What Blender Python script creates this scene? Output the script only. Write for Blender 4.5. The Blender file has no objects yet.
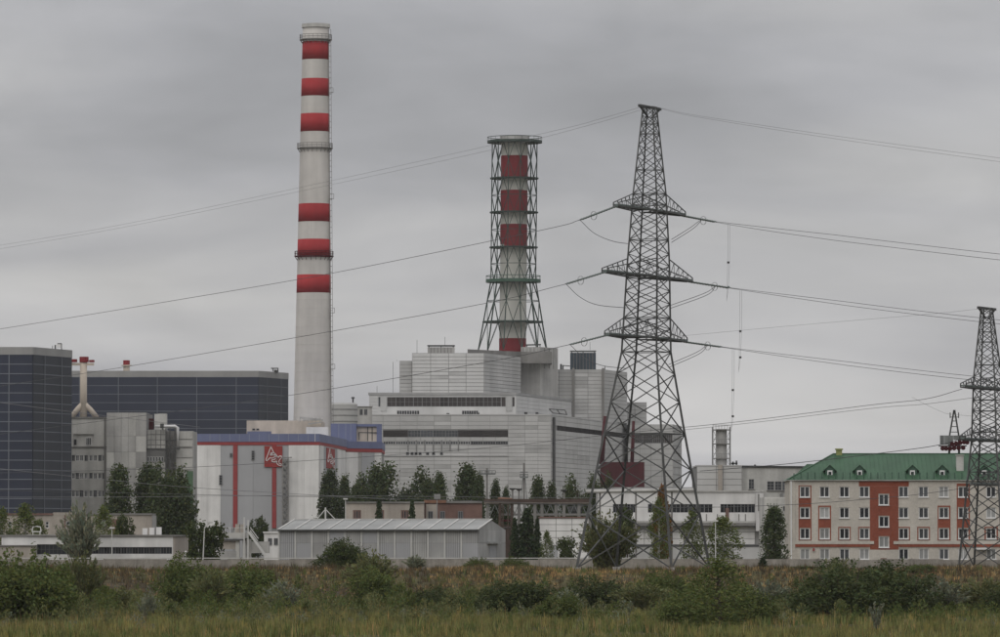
import bpy, math, random
import numpy as np
from mathutils import Vector, Matrix

# ------------------------------------------------------------------ camera, sky, sun, exposure
scene = bpy.context.scene
COL = scene.collection
F = 5500.0                       # focal length in photo pixels (1000 px wide)
CAMZ = 3.05
TH = math.atan((542 - 318.5) / F)
cam_d = bpy.data.cameras.new('camera')
cam_d.sensor_width = 36.0
cam_d.lens = 36.0 * F / 1000.0
cam_d.clip_start = 1.0
cam_d.clip_end = 30000.0
cam = bpy.data.objects.new('camera', cam_d)
cam.location = (0, 0, CAMZ)
cam.rotation_euler = (math.pi / 2 + TH, 0, 0)
COL.objects.link(cam)
scene.camera = cam

SUN_EL, SUN_AZ = 42.0, 202.0     # azimuth from +Y clockwise: the sun is behind the camera, to the left
world = bpy.data.worlds.new('World')
scene.world = world
world.use_nodes = True
wn, wl = world.node_tree.nodes, world.node_tree.links
wn.clear()
def N(nodes, typ, **kw):
    n = nodes.new(typ)
    for k, v in kw.items():
        if k.startswith('i_'):
            n.inputs[int(k[2:])].default_value = v
        else:
            setattr(n, k, v)
    return n
w_out = N(wn, 'ShaderNodeOutputWorld')
w_bg = N(wn, 'ShaderNodeBackground'); w_bg.inputs['Strength'].default_value = 0.1
w_sky = N(wn, 'ShaderNodeTexSky', sky_type='NISHITA', sun_disc=False)
w_sky.sun_elevation = math.radians(SUN_EL); w_sky.sun_rotation = math.radians(SUN_AZ)
w_tc = N(wn, 'ShaderNodeTexCoord')
w_sep = N(wn, 'ShaderNodeSeparateXYZ'); wl.new(w_tc.outputs['Generated'], w_sep.inputs[0])
def wmath(op, a, b=None):
    m = N(wn, 'ShaderNodeMath', operation=op)
    for i, v in enumerate((a, b)):
        if v is None: continue
        if isinstance(v, (int, float)): m.inputs[i].default_value = v
        else: wl.new(v, m.inputs[i])
    return m.outputs[0]
zc = wmath('MAXIMUM', w_sep.outputs['Z'], 0.0)
den = wmath('ADD', zc, 0.10)                    # cloud deck seen in perspective
cx = wmath('DIVIDE', w_sep.outputs['X'], den); cy = wmath('DIVIDE', w_sep.outputs['Y'], den)
w_comb = N(wn, 'ShaderNodeCombineXYZ'); wl.new(cx, w_comb.inputs[0]); wl.new(cy, w_comb.inputs[1])
n1 = N(wn, 'ShaderNodeTexNoise', noise_dimensions='3D'); wl.new(w_comb.outputs[0], n1.inputs['Vector'])
n1.inputs['Scale'].default_value = 1.0; n1.inputs['Detail'].default_value = 7.0; n1.inputs['Roughness'].default_value = 0.46
n1.inputs['Distortion'].default_value = 0.5
mr = N(wn, 'ShaderNodeMapRange'); wl.new(n1.outputs['Fac'], mr.inputs[0])
mr.inputs[1].default_value = 0.3; mr.inputs[2].default_value = 0.72
mr.inputs[3].default_value = 2.95; mr.inputs[4].default_value = 4.75
# an overcast dome is brighter towards the zenith
el = wmath('MULTIPLY', zc, 1.7); el = wmath('ADD', el, 1.0)
# thin, paler cloud close to the horizon
hz = wmath('MULTIPLY', zc, -30.0); hz = wmath('EXPONENT', hz); hz = wmath('MULTIPLY', hz, 0.42); hz = wmath('ADD', hz, 1.0)
w_map = N(wn, 'ShaderNodeMapping'); wl.new(w_tc.outputs['Generated'], w_map.inputs['Vector']); w_map.inputs['Scale'].default_value = (1, 1, 2.6)
n2 = N(wn, 'ShaderNodeTexNoise'); wl.new(w_map.outputs[0], n2.inputs['Vector'])
n2.inputs['Scale'].default_value = 17.0; n2.inputs['Detail'].default_value = 5.0; n2.inputs['Roughness'].default_value = 0.5; n2.inputs['Distortion'].default_value = 0.6
mr3 = N(wn, 'ShaderNodeMapRange'); wl.new(n2.outputs['Fac'], mr3.inputs[0])
mr3.inputs[1].default_value = 0.3; mr3.inputs[2].default_value = 0.7; mr3.inputs[3].default_value = 0.88; mr3.inputs[4].default_value = 1.12
lum = wmath('MULTIPLY', wmath('MULTIPLY', wmath('MULTIPLY', mr.outputs[0], mr3.outputs[0]), el), hz)
tint = N(wn, 'ShaderNodeMix', data_type='RGBA')
tint.inputs[6].default_value = (0.99, 0.985, 1.03, 1); tint.inputs[7].default_value = (1.0, 0.985, 0.98, 1)
mr2 = N(wn, 'ShaderNodeMapRange'); wl.new(n1.outputs['Fac'], mr2.inputs[0]); mr2.inputs[1].default_value = 0.4; mr2.inputs[2].default_value = 0.68
wl.new(mr2.outputs[0], tint.inputs[0])
w_cl = N(wn, 'ShaderNodeVectorMath', operation='SCALE'); wl.new(tint.outputs[2], w_cl.inputs[0]); wl.new(lum, w_cl.inputs['Scale'])
w_mix = N(wn, 'ShaderNodeMix', data_type='RGBA'); w_mix.inputs[0].default_value = 0.95
wl.new(w_sky.outputs[0], w_mix.inputs[6]); wl.new(w_cl.outputs[0], w_mix.inputs[7])
wl.new(w_mix.outputs[2], w_bg.inputs['Color']); wl.new(w_bg.outputs[0], w_out.inputs['Surface'])

sun_d = bpy.data.lights.new('sun', 'SUN')
sun_d.energy = 0.9; sun_d.angle = math.radians(60); sun_d.color = (1.0, 0.95, 0.88)
sun = bpy.data.objects.new('sun', sun_d); COL.objects.link(sun)
az, e = math.radians(SUN_AZ), math.radians(SUN_EL)
sdir = Vector((math.sin(az) * math.cos(e), math.cos(az) * math.cos(e), math.sin(e)))
sun.rotation_euler = (-sdir).to_track_quat('-Z', 'Y').to_euler()

vs = scene.view_settings
vs.view_transform = 'Standard'; vs.look = 'None'; vs.exposure = 0.0; vs.gamma = 1.0; vs.use_curve_mapping = False

# ------------------------------------------------------------------ measuring helpers
CT, ST = math.cos(TH), math.sin(TH)
def PT(px, py, Y):
    u, v = (px - 500) / F, (318.5 - py) / F
    dx, dy, dz = u, CT - v * ST, ST + v * CT
    k = Y / dy
    return Vector((dx * k, Y, CAMZ + dz * k))
def PX(px, Y): return PT(px, 542, Y).x
def PZ(py, Y): return PT(500, py, Y).z
def smooth(a, b, t):
    t = min(1.0, max(0.0, (t - a) / (b - a))); return t * t * (3 - 2 * t)
GP = -0.9                         # plant ground level
def ground_z(x, y):
    z = 1.3 + (-4.25 - 1.3) * smooth(6, 45, y)
    z += 3.95 * smooth(590, 641, y + 4 * math.sin(x * .11) + 2.2 * math.sin(x * .37 + 1))
    z += (GP + .3) * smooth(652, 690, y)
    a = smooth(30, 80, y) * (1 - smooth(655, 690, y))
    z += a * (0.16 * math.sin(x * .23 + y * .07) + 0.12 * math.sin(x * .11 - y * .19) + .07 * math.sin(x * .61 + y * .43))
    return z

# ------------------------------------------------------------------ materials
MATS = {}
def mat(name, col, rough=0.85, var=0.12, scale=0.35, streak=0.0, objvar=0.0, metal=0.0, spec=0.3, bump=0.0, fine=0.0):
    m = bpy.data.materials.new(name); m.use_nodes = True
    nd, lk = m.node_tree.nodes, m.node_tree.links
    b = nd['Principled BSDF']
    b.inputs['Roughness'].default_value = rough; b.inputs['Metallic'].default_value = metal
    b.inputs['Specular IOR Level'].default_value = spec
    geo = nd.new('ShaderNodeNewGeometry')
    facs = []
    def noise(sc, vec3, amt, detail=5):
        mp = nd.new('ShaderNodeMapping'); lk.new(geo.outputs['Position'], mp.inputs['Vector']); mp.inputs['Scale'].default_value = vec3
        n = nd.new('ShaderNodeTexNoise'); lk.new(mp.outputs[0], n.inputs['Vector'])
        n.inputs['Scale'].default_value = sc; n.inputs['Detail'].default_value = detail; n.inputs['Roughness'].default_value = .6
        r = nd.new('ShaderNodeMapRange'); lk.new(n.outputs['Fac'], r.inputs[0])
        r.inputs[1].default_value = .3; r.inputs[2].default_value = .7
        r.inputs[3].default_value = 1 - amt; r.inputs[4].default_value = 1 + amt
        facs.append(r.outputs[0]); return n
    n0 = None
    if var: n0 = noise(scale, (1, 1, 1), var)
    if streak: noise(scale * 1.8, (1, 1, .07), streak, 6)
    if fine: noise(3.5, (1, 1, 1), fine, 3)
    if objvar:
        oi = nd.new('ShaderNodeObjectInfo'); r = nd.new('ShaderNodeMapRange'); lk.new(oi.outputs['Random'], r.inputs[0])
        r.inputs[3].default_value = 1 - objvar; r.inputs[4].default_value = 1 + objvar; facs.append(r.outputs[0])
    cur = None
    for fo in facs:
        if cur is None: cur = fo
        else:
            mm = nd.new('ShaderNodeMath'); mm.operation = 'MULTIPLY'; lk.new(cur, mm.inputs[0]); lk.new(fo, mm.inputs[1]); cur = mm.outputs[0]
    if cur is None: b.inputs['Base Color'].default_value = (*col, 1)
    else:
        s = nd.new('ShaderNodeVectorMath'); s.operation = 'SCALE'; s.inputs[0].default_value = col; lk.new(cur, s.inputs['Scale'])
        lk.new(s.outputs[0], b.inputs['Base Color'])
    if bump and n0:
        bp = nd.new('ShaderNodeBump'); bp.inputs['Strength'].default_value = bump; lk.new(n0.outputs['Fac'], bp.inputs['Height']); lk.new(bp.outputs[0], b.inputs['Normal'])
    MATS[name] = m; return m
mat('clad_white', (.49, .49, .48), .7, .10, .04, .13, .02)
mat('clad_white2', (.48, .48, .47), .7, .10, .08, .14, .06)
mat('clad_old', (.43, .43, .42), .75, .12, .06, .16, .05)
mat('joint', (.22, .22, .215), .9, .1)
mat('joint_light', (.30, .30, .29), .9, .1)
mat('concrete', (.38, .375, .36), .9, .16, .16, .22, .05, fine=.06)
mat('concrete_dark', (.20, .195, .185), .9, .2, .16, .22, .05)
mat('concrete_pale', (.46, .455, .43), .9, .16, .2, .2, .08, fine=.06)
mat('hall_dark', (.026, .032, .054), .55, .10, .05, .06, .08, spec=.35)
mat('hall_side_shade', (.025, .030, .042), .55, .10, .05, .06, .08, spec=.35)  # hall cladding again, with the side's shade put into the colour
mat('hall_line', (.16, .175, .20), .7, .2, .1)
mat('fascia', (.29, .29, .285), .75, .1, .1, .1)
mat('cream', (.50, .44, .37), .8, .12, .3, .15)
mat('white_paint', (.66, .655, .64), .75, .1, .2, .18, .03)
mat('grey_panel', (.35, .355, .365), .7, .06, .1, .08, .03)
mat('blue', (.14, .16, .265), .65, .1, .15, .08, .04)
mat('red_trim', (.29, .05, .05), .7, .1, .3)
mat('red_sign', (.27, .034, .03), .7, .08, .5)
mat('sign_white', (.65, .63, .62), .7, .05)
mat('chim_white', (.53, .51, .48), .85, .1, .1, .18)
mat('chim_red', (.34, .03, .034), .8, .14, .12, .16)
mat('stack_white', (.58, .575, .53), .8, .07, .12, .12)
mat('stack_red', (.21, .022, .027), .8, .1, .12, .1)
mat('green_steel', (.035, .055, .045), .6, .2, .3, metal=.2)
mat('green_ring', (.05, .10, .07), .6, .2, .3)
mat('steel_dark', (.075, .077, .075), .55, .25, .4, 0, .25, metal=.3)
mat('steel_rust', (.085, .06, .048), .8, .3, .4, 0, .2)
mat('steel_galv', (.16, .17, .165), .5, .2, .4, 0, .2, metal=.3)
mat('insulator', (.13, .16, .15), .35, .15, 1.0, spec=.5)
mat('walkway', (.15, .18, .17), .6, .15, .5)
mat('wire', (.085, .086, .09), .6, .05, metal=.2)
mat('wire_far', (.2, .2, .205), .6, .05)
mat('maroon', (.06, .008, .011), .75, .15, .15, .12, .1)
mat('tank_blue', (.045, .062, .078), .6, .12, .2, .1, .1)
mat('glass_dark', (.012, .014, .017), .12, .2, .3, 0, .5, spec=.5)
mat('glass_curtain', (.26, .265, .26), .3, .2, .6, 0, .4)
mat('band_dark', (.03, .028, .027), .95, .25, .3, 0, .2, spec=.05)
mat('glass_brown', (.035, .030, .028), .4, .25, .3, 0, .35)
mat('glass_mid', (.05, .055, .06), .15, .25, .5, 0, .55, spec=.5)
mat('frame_white', (.68, .68, .67), .6, .05)
mat('frame_grey', (.20, .20, .20), .7, .1)
mat('brick_white', (.48, .45, .40), .9, .10, .35, .08, fine=.10, bump=.15)
mat('brick_red', (.24, .07, .042), .9, .14, .5, .06, .06, fine=.12, bump=.15)
mat('brick_old', (.18, .11, .092), .9, .2, .5, .1)
mat('beige', (.36, .325, .285), .9, .14, .3, .16, fine=.06)
mat('roof_green', (.042, .10, .054), .5, .2, .25, .1, .05)
mat('roof_metal', (.29, .295, .285), .55, .14, .3, .1, .08, metal=.1)
mat('shed_wall', (.34, .34, .33), .75, .18, .25, .24, .12)
mat('rib_white', (.46, .46, .44), .7, .12, .5)
mat('roof_dark', (.09, .09, .09), .9, .2)
mat('fence_conc', (.27, .25, .22), .95, .2, .5, .25, .12, fine=.1)
mat('bark', (.07, .055, .042), .95, .25, 2.0)
mat('bark_birch', (.32, .31, .29), .9, .35, 2.0)
mat('pole_grey', (.24, .24, .235), .8, .1)
mat('lamp_white', (.55, .55, .53), .6, .05)
mat('green_paint', (.10, .17, .10), .8, .15)
mat('yellow_green', (.28, .30, .12), .8, .1)
mat('orange_rust', (.19, .10, .065), .9, .3, .6)
mat('pipe_white', (.6, .6, .6), .5, .05)

def leaf_mat(name, base, trans=.25, objvar=.14):
    m = bpy.data.materials.new(name); m.use_nodes = True
    nd, lk = m.node_tree.nodes, m.node_tree.links
    b = nd['Principled BSDF']; out = nd['Material Output']
    at = nd.new('ShaderNodeAttribute'); at.attribute_name = 'tone'
    oi = nd.new('ShaderNodeObjectInfo'); r = nd.new('ShaderNodeMapRange'); lk.new(oi.outputs['Random'], r.inputs[0])
    r.inputs[3].default_value = 1 - objvar; r.inputs[4].default_value = 1 + objvar
    v = nd.new('ShaderNodeVectorMath'); v.operation = 'MULTIPLY'; lk.new(at.outputs['Color'], v.inputs[0]); v.inputs[1].default_value = base
    s = nd.new('ShaderNodeVectorMath'); s.operation = 'SCALE'; lk.new(v.outputs[0], s.inputs[0]); lk.new(r.outputs[0], s.inputs['Scale'])
    lk.new(s.outputs[0], b.inputs['Base Color']); b.inputs['Roughness'].default_value = .75; b.inputs['Specular IOR Level'].default_value = .2
    t = nd.new('ShaderNodeBsdfTranslucent'); lk.new(s.outputs[0], t.inputs['Color'])
    mx = nd.new('ShaderNodeMixShader'); mx.inputs[0].default_value = trans
    lk.new(b.outputs[0], mx.inputs[1]); lk.new(t.outputs[0], mx.inputs[2]); lk.new(mx.outputs[0], out.inputs['Surface'])
    MATS[name] = m; return m
leaf_mat('leaf_poplar', (.068, .088, .036))
leaf_mat('leaf_dark', (.062, .080, .027))
leaf_mat('leaf_green', (.105, .130, .036))
leaf_mat('leaf_willow', (.14, .15, .060))
leaf_mat('leaf_silver', (.20, .215, .145))
leaf_mat('leaf_autumn', (.17, .085, .025))
leaf_mat('leaf_conifer', (.050, .072, .032))
leaf_mat('grass_meadow', (.20, .19, .065), .3, 0)
leaf_mat('grass_dry', (.42, .29, .13), .3, 0)
leaf_mat('grass_brown', (.105, .078, .042), .3, 0)

# ------------------------------------------------------------------ mesh helpers
class MB:
    def __init__(s): s.v = []; s.f = []
    def add(s, vs, fs):
        o = len(s.v); s.v += [tuple(p) for p in vs]; s.f += [tuple(i + o for i in q) for q in fs]; return s
    def box(s, x0, x1, y0, y1, z0, z1):
        return s.add([(x0, y0, z0), (x1, y0, z0), (x1, y1, z0), (x0, y1, z0), (x0, y0, z1), (x1, y0, z1), (x1, y1, z1), (x0, y1, z1)],
                     [(0, 3, 2, 1), (4, 5, 6, 7), (0, 1, 5, 4), (1, 2, 6, 5), (2, 3, 7, 6), (3, 0, 4, 7)])
    def prism(s, pts, z0, z1):
        n = len(pts)
        a = sum(pts[i][0] * pts[(i + 1) % n][1] - pts[(i + 1) % n][0] * pts[i][1] for i in range(n))
        if a < 0: pts = pts[::-1]
        zz1 = z1 if isinstance(z1, (list, tuple)) else [z1] * n
        return s.add([(p[0], p[1], z0) for p in pts] + [(p[0], p[1], z) for p, z in zip(pts, zz1)],
                     [tuple(range(n))[::-1], tuple(range(n, 2 * n))] + [(i, (i + 1) % n, n + (i + 1) % n, n + i) for i in range(n)])
    def tube(s, pts, r, n=6, caps=True):
        pts = [Vector(p) for p in pts]; rs = r if isinstance(r, (list, tuple)) else [r] * len(pts)
        o = len(s.v); ref = None
        for i, p in enumerate(pts):
            t = (pts[min(i + 1, len(pts) - 1)] - pts[max(i - 1, 0)])
            t = t.normalized() if t.length > 1e-9 else Vector((0, 0, 1))
            a = Vector((0, 0, 1)) if abs(t.z) < .9 else Vector((1, 0, 0))
            if ref is None: ref = a
            x = t.cross(ref)
            if x.length < .05: ref = a; x = t.cross(ref)
            x.normalize(); y = x.cross(t)
            for k in range(n):
                an = 2 * math.pi * k / n
                s.v.append(tuple(p + (x * math.cos(an) + y * math.sin(an)) * rs[i]))
        for i in range(len(pts) - 1):
            for k in range(n):
                a, b = o + i * n + k, o + i * n + (k + 1) % n
                s.f.append((a, b, b + n, a + n))
        if caps:
            s.f.append(tuple(o + k for k in range(n))[::-1]); q = o + (len(pts) - 1) * n; s.f.append(tuple(q + k for k in range(n)))
        return s
    def beam(s, p0, p1, w, h=None):
        p0, p1 = Vector(p0), Vector(p1); h = h or w
        t = (p1 - p0).normalized(); a = Vector((0, 0, 1)) if abs(t.z) < .95 else Vector((0, 1, 0))
        x = t.cross(a).normalized() * w / 2; y = x.cross(t).normalized() * h / 2
        vs = [p + sx * x + sy * y for p in (p0, p1) for sx, sy in ((-1, -1), (1, -1), (1, 1), (-1, 1))]
        return s.add(vs, [(0, 1, 2, 3), (7, 6, 5, 4), (0, 4, 5, 1), (1, 5, 6, 2), (2, 6, 7, 3), (3, 7, 4, 0)])
    def lathe(s, c, prof, n=40, z_caps=True):
        o = len(s.v)
        for (r, z) in prof:
            for k in range(n):
                a = 2 * math.pi * k / n; s.v.append((c[0] + r * math.cos(a), c[1] + r * math.sin(a), z))
        for i in range(len(prof) - 1):
            for k in range(n):
                a, b = o + i * n + k, o + i * n + (k + 1) % n
                s.f.append((a, b, b + n, a + n))
        if z_caps:
            s.f.append(tuple(o + k for k in range(n))[::-1]); q = o + (len(prof) - 1) * n; s.f.append(tuple(q + k for k in range(n)))
        return s

def mesh_of(name, mb, m, shade=False):
    me = bpy.data.meshes.new(name); me.from_pydata([tuple(p) for p in mb.v], [], mb.f); me.materials.append(MATS[m])
    if shade:
        me.polygons.foreach_set('use_smooth', [len(q.vertices) <= 4 for q in me.polygons])
    me.update(); return me
def origin(o):
    v = Vector((0, 0, 0))
    while o is not None: v = v + o.location; o = o.parent
    return v
def frame(o):
    M = Matrix.Identity(4)
    while o is not None: M = Matrix.LocRotScale(o.location, o.rotation_euler, None) @ M; o = o.parent
    return M
def link(name, me, parent=None, loc=(0, 0, 0), rz=0.0):
    o = bpy.data.objects.new(name, me); COL.objects.link(o); o.location = loc; o.rotation_euler = (0, 0, rz)
    if parent: o.parent = parent
    return o
def tag(o, label=None, cat=None, group=None, kind=None):
    if label: o['label'] = label
    if cat: o['category'] = cat
    if group: o['group'] = group
    if kind: o['kind'] = kind
    return o
def thing(name, label, cat, loc, group=None):
    o = bpy.data.objects.new(name, None); o.empty_display_size = .5; COL.objects.link(o); o.location = loc
    return tag(o, label, cat, group)
def part(name, mb, m, parent, shade=False, label=None, kind=None):
    """mesh given in world coordinates, hung under parent (parents are never rotated or scaled)"""
    me = mesh_of(name, mb, m, shade); me.transform(frame(parent).inverted())
    return tag(link(name, me, parent), label, kind=kind)
BOXES = {}
def cbox(name, c, size, rz, m, parent):
    """box of a size that is shared between alike pieces"""
    key = (tuple(round(q, 2) for q in size), m)
    if key not in BOXES:
        a, b, h = [max(q, .01) / 2 for q in key[0]]
        BOXES[key] = mesh_of(name, MB().box(-a, a, -b, b, -h, h), m)
    og = origin(parent) if parent else Vector((0, 0, 0))
    return link(name, BOXES[key], parent, Vector(c) - og, rz)

class Face:
    """a vertical wall plane from A to B (left to right for the camera); d is outwards"""
    def __init__(s, A, B):
        s.A = Vector((A[0], A[1], 0)); s.B = Vector((B[0], B[1], 0)); dv = s.B - s.A
        s.L = dv.length; s.u = dv / s.L; s.n = Vector((s.u.y, -s.u.x, 0)); s.rz = math.atan2(s.u.y, s.u.x)
    def p(s, q, z, d=0): v = s.A + s.u * q + s.n * d; return Vector((v.x, v.y, z))
    def s(s, px):
        k = (px - 500) / F * CT
        return (k * s.A.y - s.A.x) / (s.u.x - k * s.u.y)
    def z(s, py, px=None):
        y = s.A.y if px is None else s.p(s.s(px), 0).y
        return PZ(py, y)
    def box(s, name, s0, s1, z0, z1, d0, d1, m, parent):
        return cbox(name, s.p((s0 + s1) / 2, (z0 + z1) / 2, (d0 + d1) / 2), (s1 - s0, d1 - d0, z1 - z0), s.rz, m, parent)
    def raw(s, mb, s0, s1, z0, z1, d0, d1):
        P = [s.p(q, z, d) for z in (z0, z1) for q, d in ((s0, d1), (s1, d1), (s1, d0), (s0, d0))]
        return mb.add(P, [(0, 3, 2, 1), (4, 5, 6, 7), (0, 1, 5, 4), (1, 2, 6, 5), (2, 3, 7, 6), (3, 0, 4, 7)])
def FP(a, ya, b, yb): return Face((PX(a, ya), ya), (PX(b, yb), yb))
def panels(face, ss, zs, m, parent, name='panel', gap=.12, d=(.003, .16), skip=(), rnd=None):
    for i in range(len(ss) - 1):
        for j in range(len(zs) - 1):
            sm, zm = (ss[i] + ss[i + 1]) / 2, (zs[j] + zs[j + 1]) / 2
            if any(a < sm < b and c < zm < e_ for a, b, c, e_ in skip): continue
            mm = m if rnd is None or random.random() > rnd[1] else rnd[0]
            face.box(name, ss[i] + gap / 2, ss[i + 1] - gap / 2, zs[j] + gap / 2, zs[j + 1] - gap / 2, d[0], d[1], mm, parent)
def window(face, s0, s1, z0, z1, parent, fm='frame_white', gm='glass_dark', nv=1, nh=0, fw=.09, d=-.12, name='window', th=.1):
    key = ('win', round(s1 - s0, 2), round(z1 - z0, 2), fm, nv, nh, fw, th)
    w, h = (s1 - s0), (z1 - z0)
    if key not in BOXES:
        mb = MB(); a, b = w / 2, h / 2
        mb.box(-a, -a + fw, -th / 2, th / 2, -b, b); mb.box(a - fw, a, -th / 2, th / 2, -b, b)
        mb.box(-a + fw, a - fw, -th / 2, th / 2, b - fw, b); mb.box(-a + fw, a - fw, -th / 2, th / 2, -b, -b + fw)
        for k in range(nv):
            x = -a + w * (k + 1) / (nv + 1); mb.box(x - fw * .45, x + fw * .45, -th / 2 + .004, th / 2 - .004, -b + fw, b - fw)
        for k in range(nh):
            z = -b + h * (k + 1) / (nh + 1); mb.box(-a + fw, a - fw, -th / 2 + .008, th / 2 - .008, z - fw * .4, z + fw * .4)
        BOXES[key] = mesh_of(name, mb, fm)
    c = face.p((s0 + s1) / 2, (z0 + z1) / 2, d)
    o = link(name, BOXES[key], parent, c - origin(parent), face.rz)
    gk = ('pane', round(w, 2), round(h, 2), gm)
    if gk not in BOXES: BOXES[gk] = mesh_of('pane', MB().box(-w / 2 + .01, w / 2 - .01, -.012, .012, -h / 2 + .01, h / 2 - .01), gm)
    link('pane', BOXES[gk], o, (0, .015, 0))
    return o
def holed(face, s0, s1, z0, z1, holes, depth=.3):
    """a wall sheet with real openings and reveals"""
    mb = MB()
    S = sorted(set([s0, s1] + [q for h in holes for q in h[:2]])); Z = sorted(set([z0, z1] + [q for h in holes for q in h[2:]]))
    for i in range(len(S) - 1):
        for j in range(len(Z) - 1):
            sm, zm = (S[i] + S[i + 1]) / 2, (Z[j] + Z[j + 1]) / 2
            if any(h[0] < sm < h[1] and h[2] < zm < h[3] for h in holes): continue
            mb.add([face.p(S[i], Z[j]), face.p(S[i + 1], Z[j]), face.p(S[i + 1], Z[j + 1]), face.p(S[i], Z[j + 1])], [(0, 1, 2, 3)])
    for a, b, c, e_ in holes:
        fr = [face.p(a, c), face.p(b, c), face.p(b, e_), face.p(a, e_)]; bk = [face.p(a, c, -depth), face.p(b, c, -depth), face.p(b, e_, -depth), face.p(a, e_, -depth)]
        mb.add(fr + bk, [(0, 4, 5, 1), (1, 5, 6, 2), (2, 6, 7, 3), (3, 7, 4, 0), (4, 7, 6, 5)])
    return mb
def lin(a, b, n): return [a + (b - a) * i / n for i in range(n + 1)]
random.seed(4); rng = np.random.default_rng(11)
# ------------------------------------------------------------------ ground
def ground():
    ys = list(np.arange(-120, 400, 20.)) + list(np.arange(400, 590, 5.)) + list(np.arange(590, 700, 2.)) + [700, 760, 900, 1200, 1600, 2200, 3200, 4500, 6000]
    xs = [-4000, -2500, -1500, -600, -300, -160] + list(np.arange(-110, 111, 2.5)) + [160, 300, 600, 1500, 2500, 4000]
    v = [(x, y, ground_z(x, y)) for y in ys for x in xs]; nx = len(xs)
    f = [(j * nx + i, j * nx + i + 1, (j + 1) * nx + i + 1, (j + 1) * nx + i) for j in range(len(ys) - 1) for i in range(nx - 1)]
    mb = MB(); mb.v, mb.f = v, f
    m = bpy.data.materials.new('soil'); m.use_nodes = True; nd, lk = m.node_tree.nodes, m.node_tree.links; b = nd['Principled BSDF']
    b.inputs['Roughness'].default_value = 1; b.inputs['Specular IOR Level'].default_value = .1
    geo = nd.new('ShaderNodeNewGeometry')
    n1 = nd.new('ShaderNodeTexNoise'); n1.inputs['Scale'].default_value = .09; n1.inputs['Detail'].default_value = 8; lk.new(geo.outputs['Position'], n1.inputs['Vector'])
    n2 = nd.new('ShaderNodeTexNoise'); n2.inputs['Scale'].default_value = 1.1; n2.inputs['Detail'].default_value = 6; lk.new(geo.outputs['Position'], n2.inputs['Vector'])
    r = nd.new('ShaderNodeValToRGB'); r.color_ramp.elements[0].position = .35; r.color_ramp.elements[0].color = (.062, .05, .034, 1)
    r.color_ramp.elements[1].position = .65; r.color_ramp.elements[1].color = (.095, .09, .04, 1); lk.new(n1.outputs['Fac'], r.inputs[0])
    r2 = nd.new('ShaderNodeMapRange'); r2.inputs[1].default_value = .3; r2.inputs[2].default_value = .7; r2.inputs[3].default_value = .65; r2.inputs[4].default_value = 1.35; lk.new(n2.outputs['Fac'], r2.inputs[0])
    s = nd.new('ShaderNodeVectorMath'); s.operation = 'SCALE'; lk.new(r.outputs[0], s.inputs[0]); lk.new(r2.outputs[0], s.inputs['Scale']); lk.new(s.outputs[0], b.inputs['Base Color'])
    MATS['soil'] = m
    o = link('ground', mesh_of('ground', mb, 'soil', True)); tag(o, 'low meadow with a grassy bank rising to the plant grounds', None, None, 'structure')
ground()

# ------------------------------------------------------------------ dark clad halls
def hall(name, label, front, side, ytop, yband, pitch, ncol_px, side_px, nrows, back):
    fz = front
    ztop = front.z(ytop); zb = front.z(yband)
    t = thing(name, label, 'building', front.p(0, GP))
    A, B, Cc = front.A, front.B, side.B
    D = Cc + Vector((-back * .35, back, 0)); E = A + Vector((-back * .35, back * 1.2, 0))
    part('wall', MB().prism([(p.x, p.y) for p in (A, B, Cc, D, E)], GP - .5, zb), 'joint', t)
    mb = MB()
    part('parapet', MB().prism([(p.x, p.y) for p in (A + front.n * .3 - front.u * .2, B + front.n * .3, side.A + side.n * .3, Cc + side.n * .3, D, E)], zb + .003, ztop), 'fascia', t)
    h = pitch * front.A.y / F
    zs = [zb - h * k for k in range(nrows + 1)][::-1]
    for fc, pxs, m in ((front, ncol_px, 'hall_dark'), (side, side_px, 'hall_side_shade')):
        ss = [0] + [fc.s(q) for q in pxs] + [fc.L]
        panels(fc, ss, zs, m, t, 'cladding_panel', .0, (.003, .2))
        for z in zs[1:]:
            fc.box('rail', 0.02, fc.L - .02, z - .09, z + .09, .203, .28, 'hall_line', t)
        for q in pxs: fc.box('mullion', fc.s(q) - .1, fc.s(q) + .1, zs[0], zb - .1, .285, .36, 'hall_line', t)
    return t, ztop
# left hall
lf = FP(-60, 1225, 32, 1225); ls = Face((lf.B.x, lf.B.y), (PX(70.5, 1246), 1246))
hl, hz_top = hall('turbine_hall', 'dark blue clad hall with pale grid lines at the left edge', lf, ls, 347, 354.5, 9.6, [-36, 8.5], [43, 60], 17, 40)
cbox('roof_cabin', PT(59, 345.6, 1248), (1.0, 1.0, .8), 0, 'white_paint', hl)
part('antenna', MB().beam(PT(55.3, 349.5, 1240), PT(55.3, 345, 1240), .3).beam(PT(52.5, 349, 1240), PT(52.5, 345.6, 1240), .12).beam(PT(61.5, 350, 1240), PT(61.5, 343.5, 1240), .2).beam(PT(57.5, 343.6, 1240), PT(61.5, 343.6, 1240), .2), 'steel_dark', hl)
# rear hall
rf = FP(-10, 1700, 258, 1700); rs = Face((rf.B.x, rf.B.y), (PX(287.5, 1722), 1722))
hr, _ = hall('turbine_hall', 'long dark clad hall behind the grey concrete block and striped chimney', rf, rs, 370.8, 377, 8.55, [40, 79, 118, 157, 196.5, 236], [266, 280], 12, 60)
part('antenna', MB().beam(PT(273, 371.5, 1712), PT(273, 368, 1712), .3).beam(PT(278, 372, 1712), PT(278, 368, 1712), .3).beam(PT(271, 368.3, 1712), PT(278.5, 368.3, 1712), .35).beam(PT(274, 371, 1712), PT(278, 371.5, 1712), .9), 'steel_dark', hr)

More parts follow.
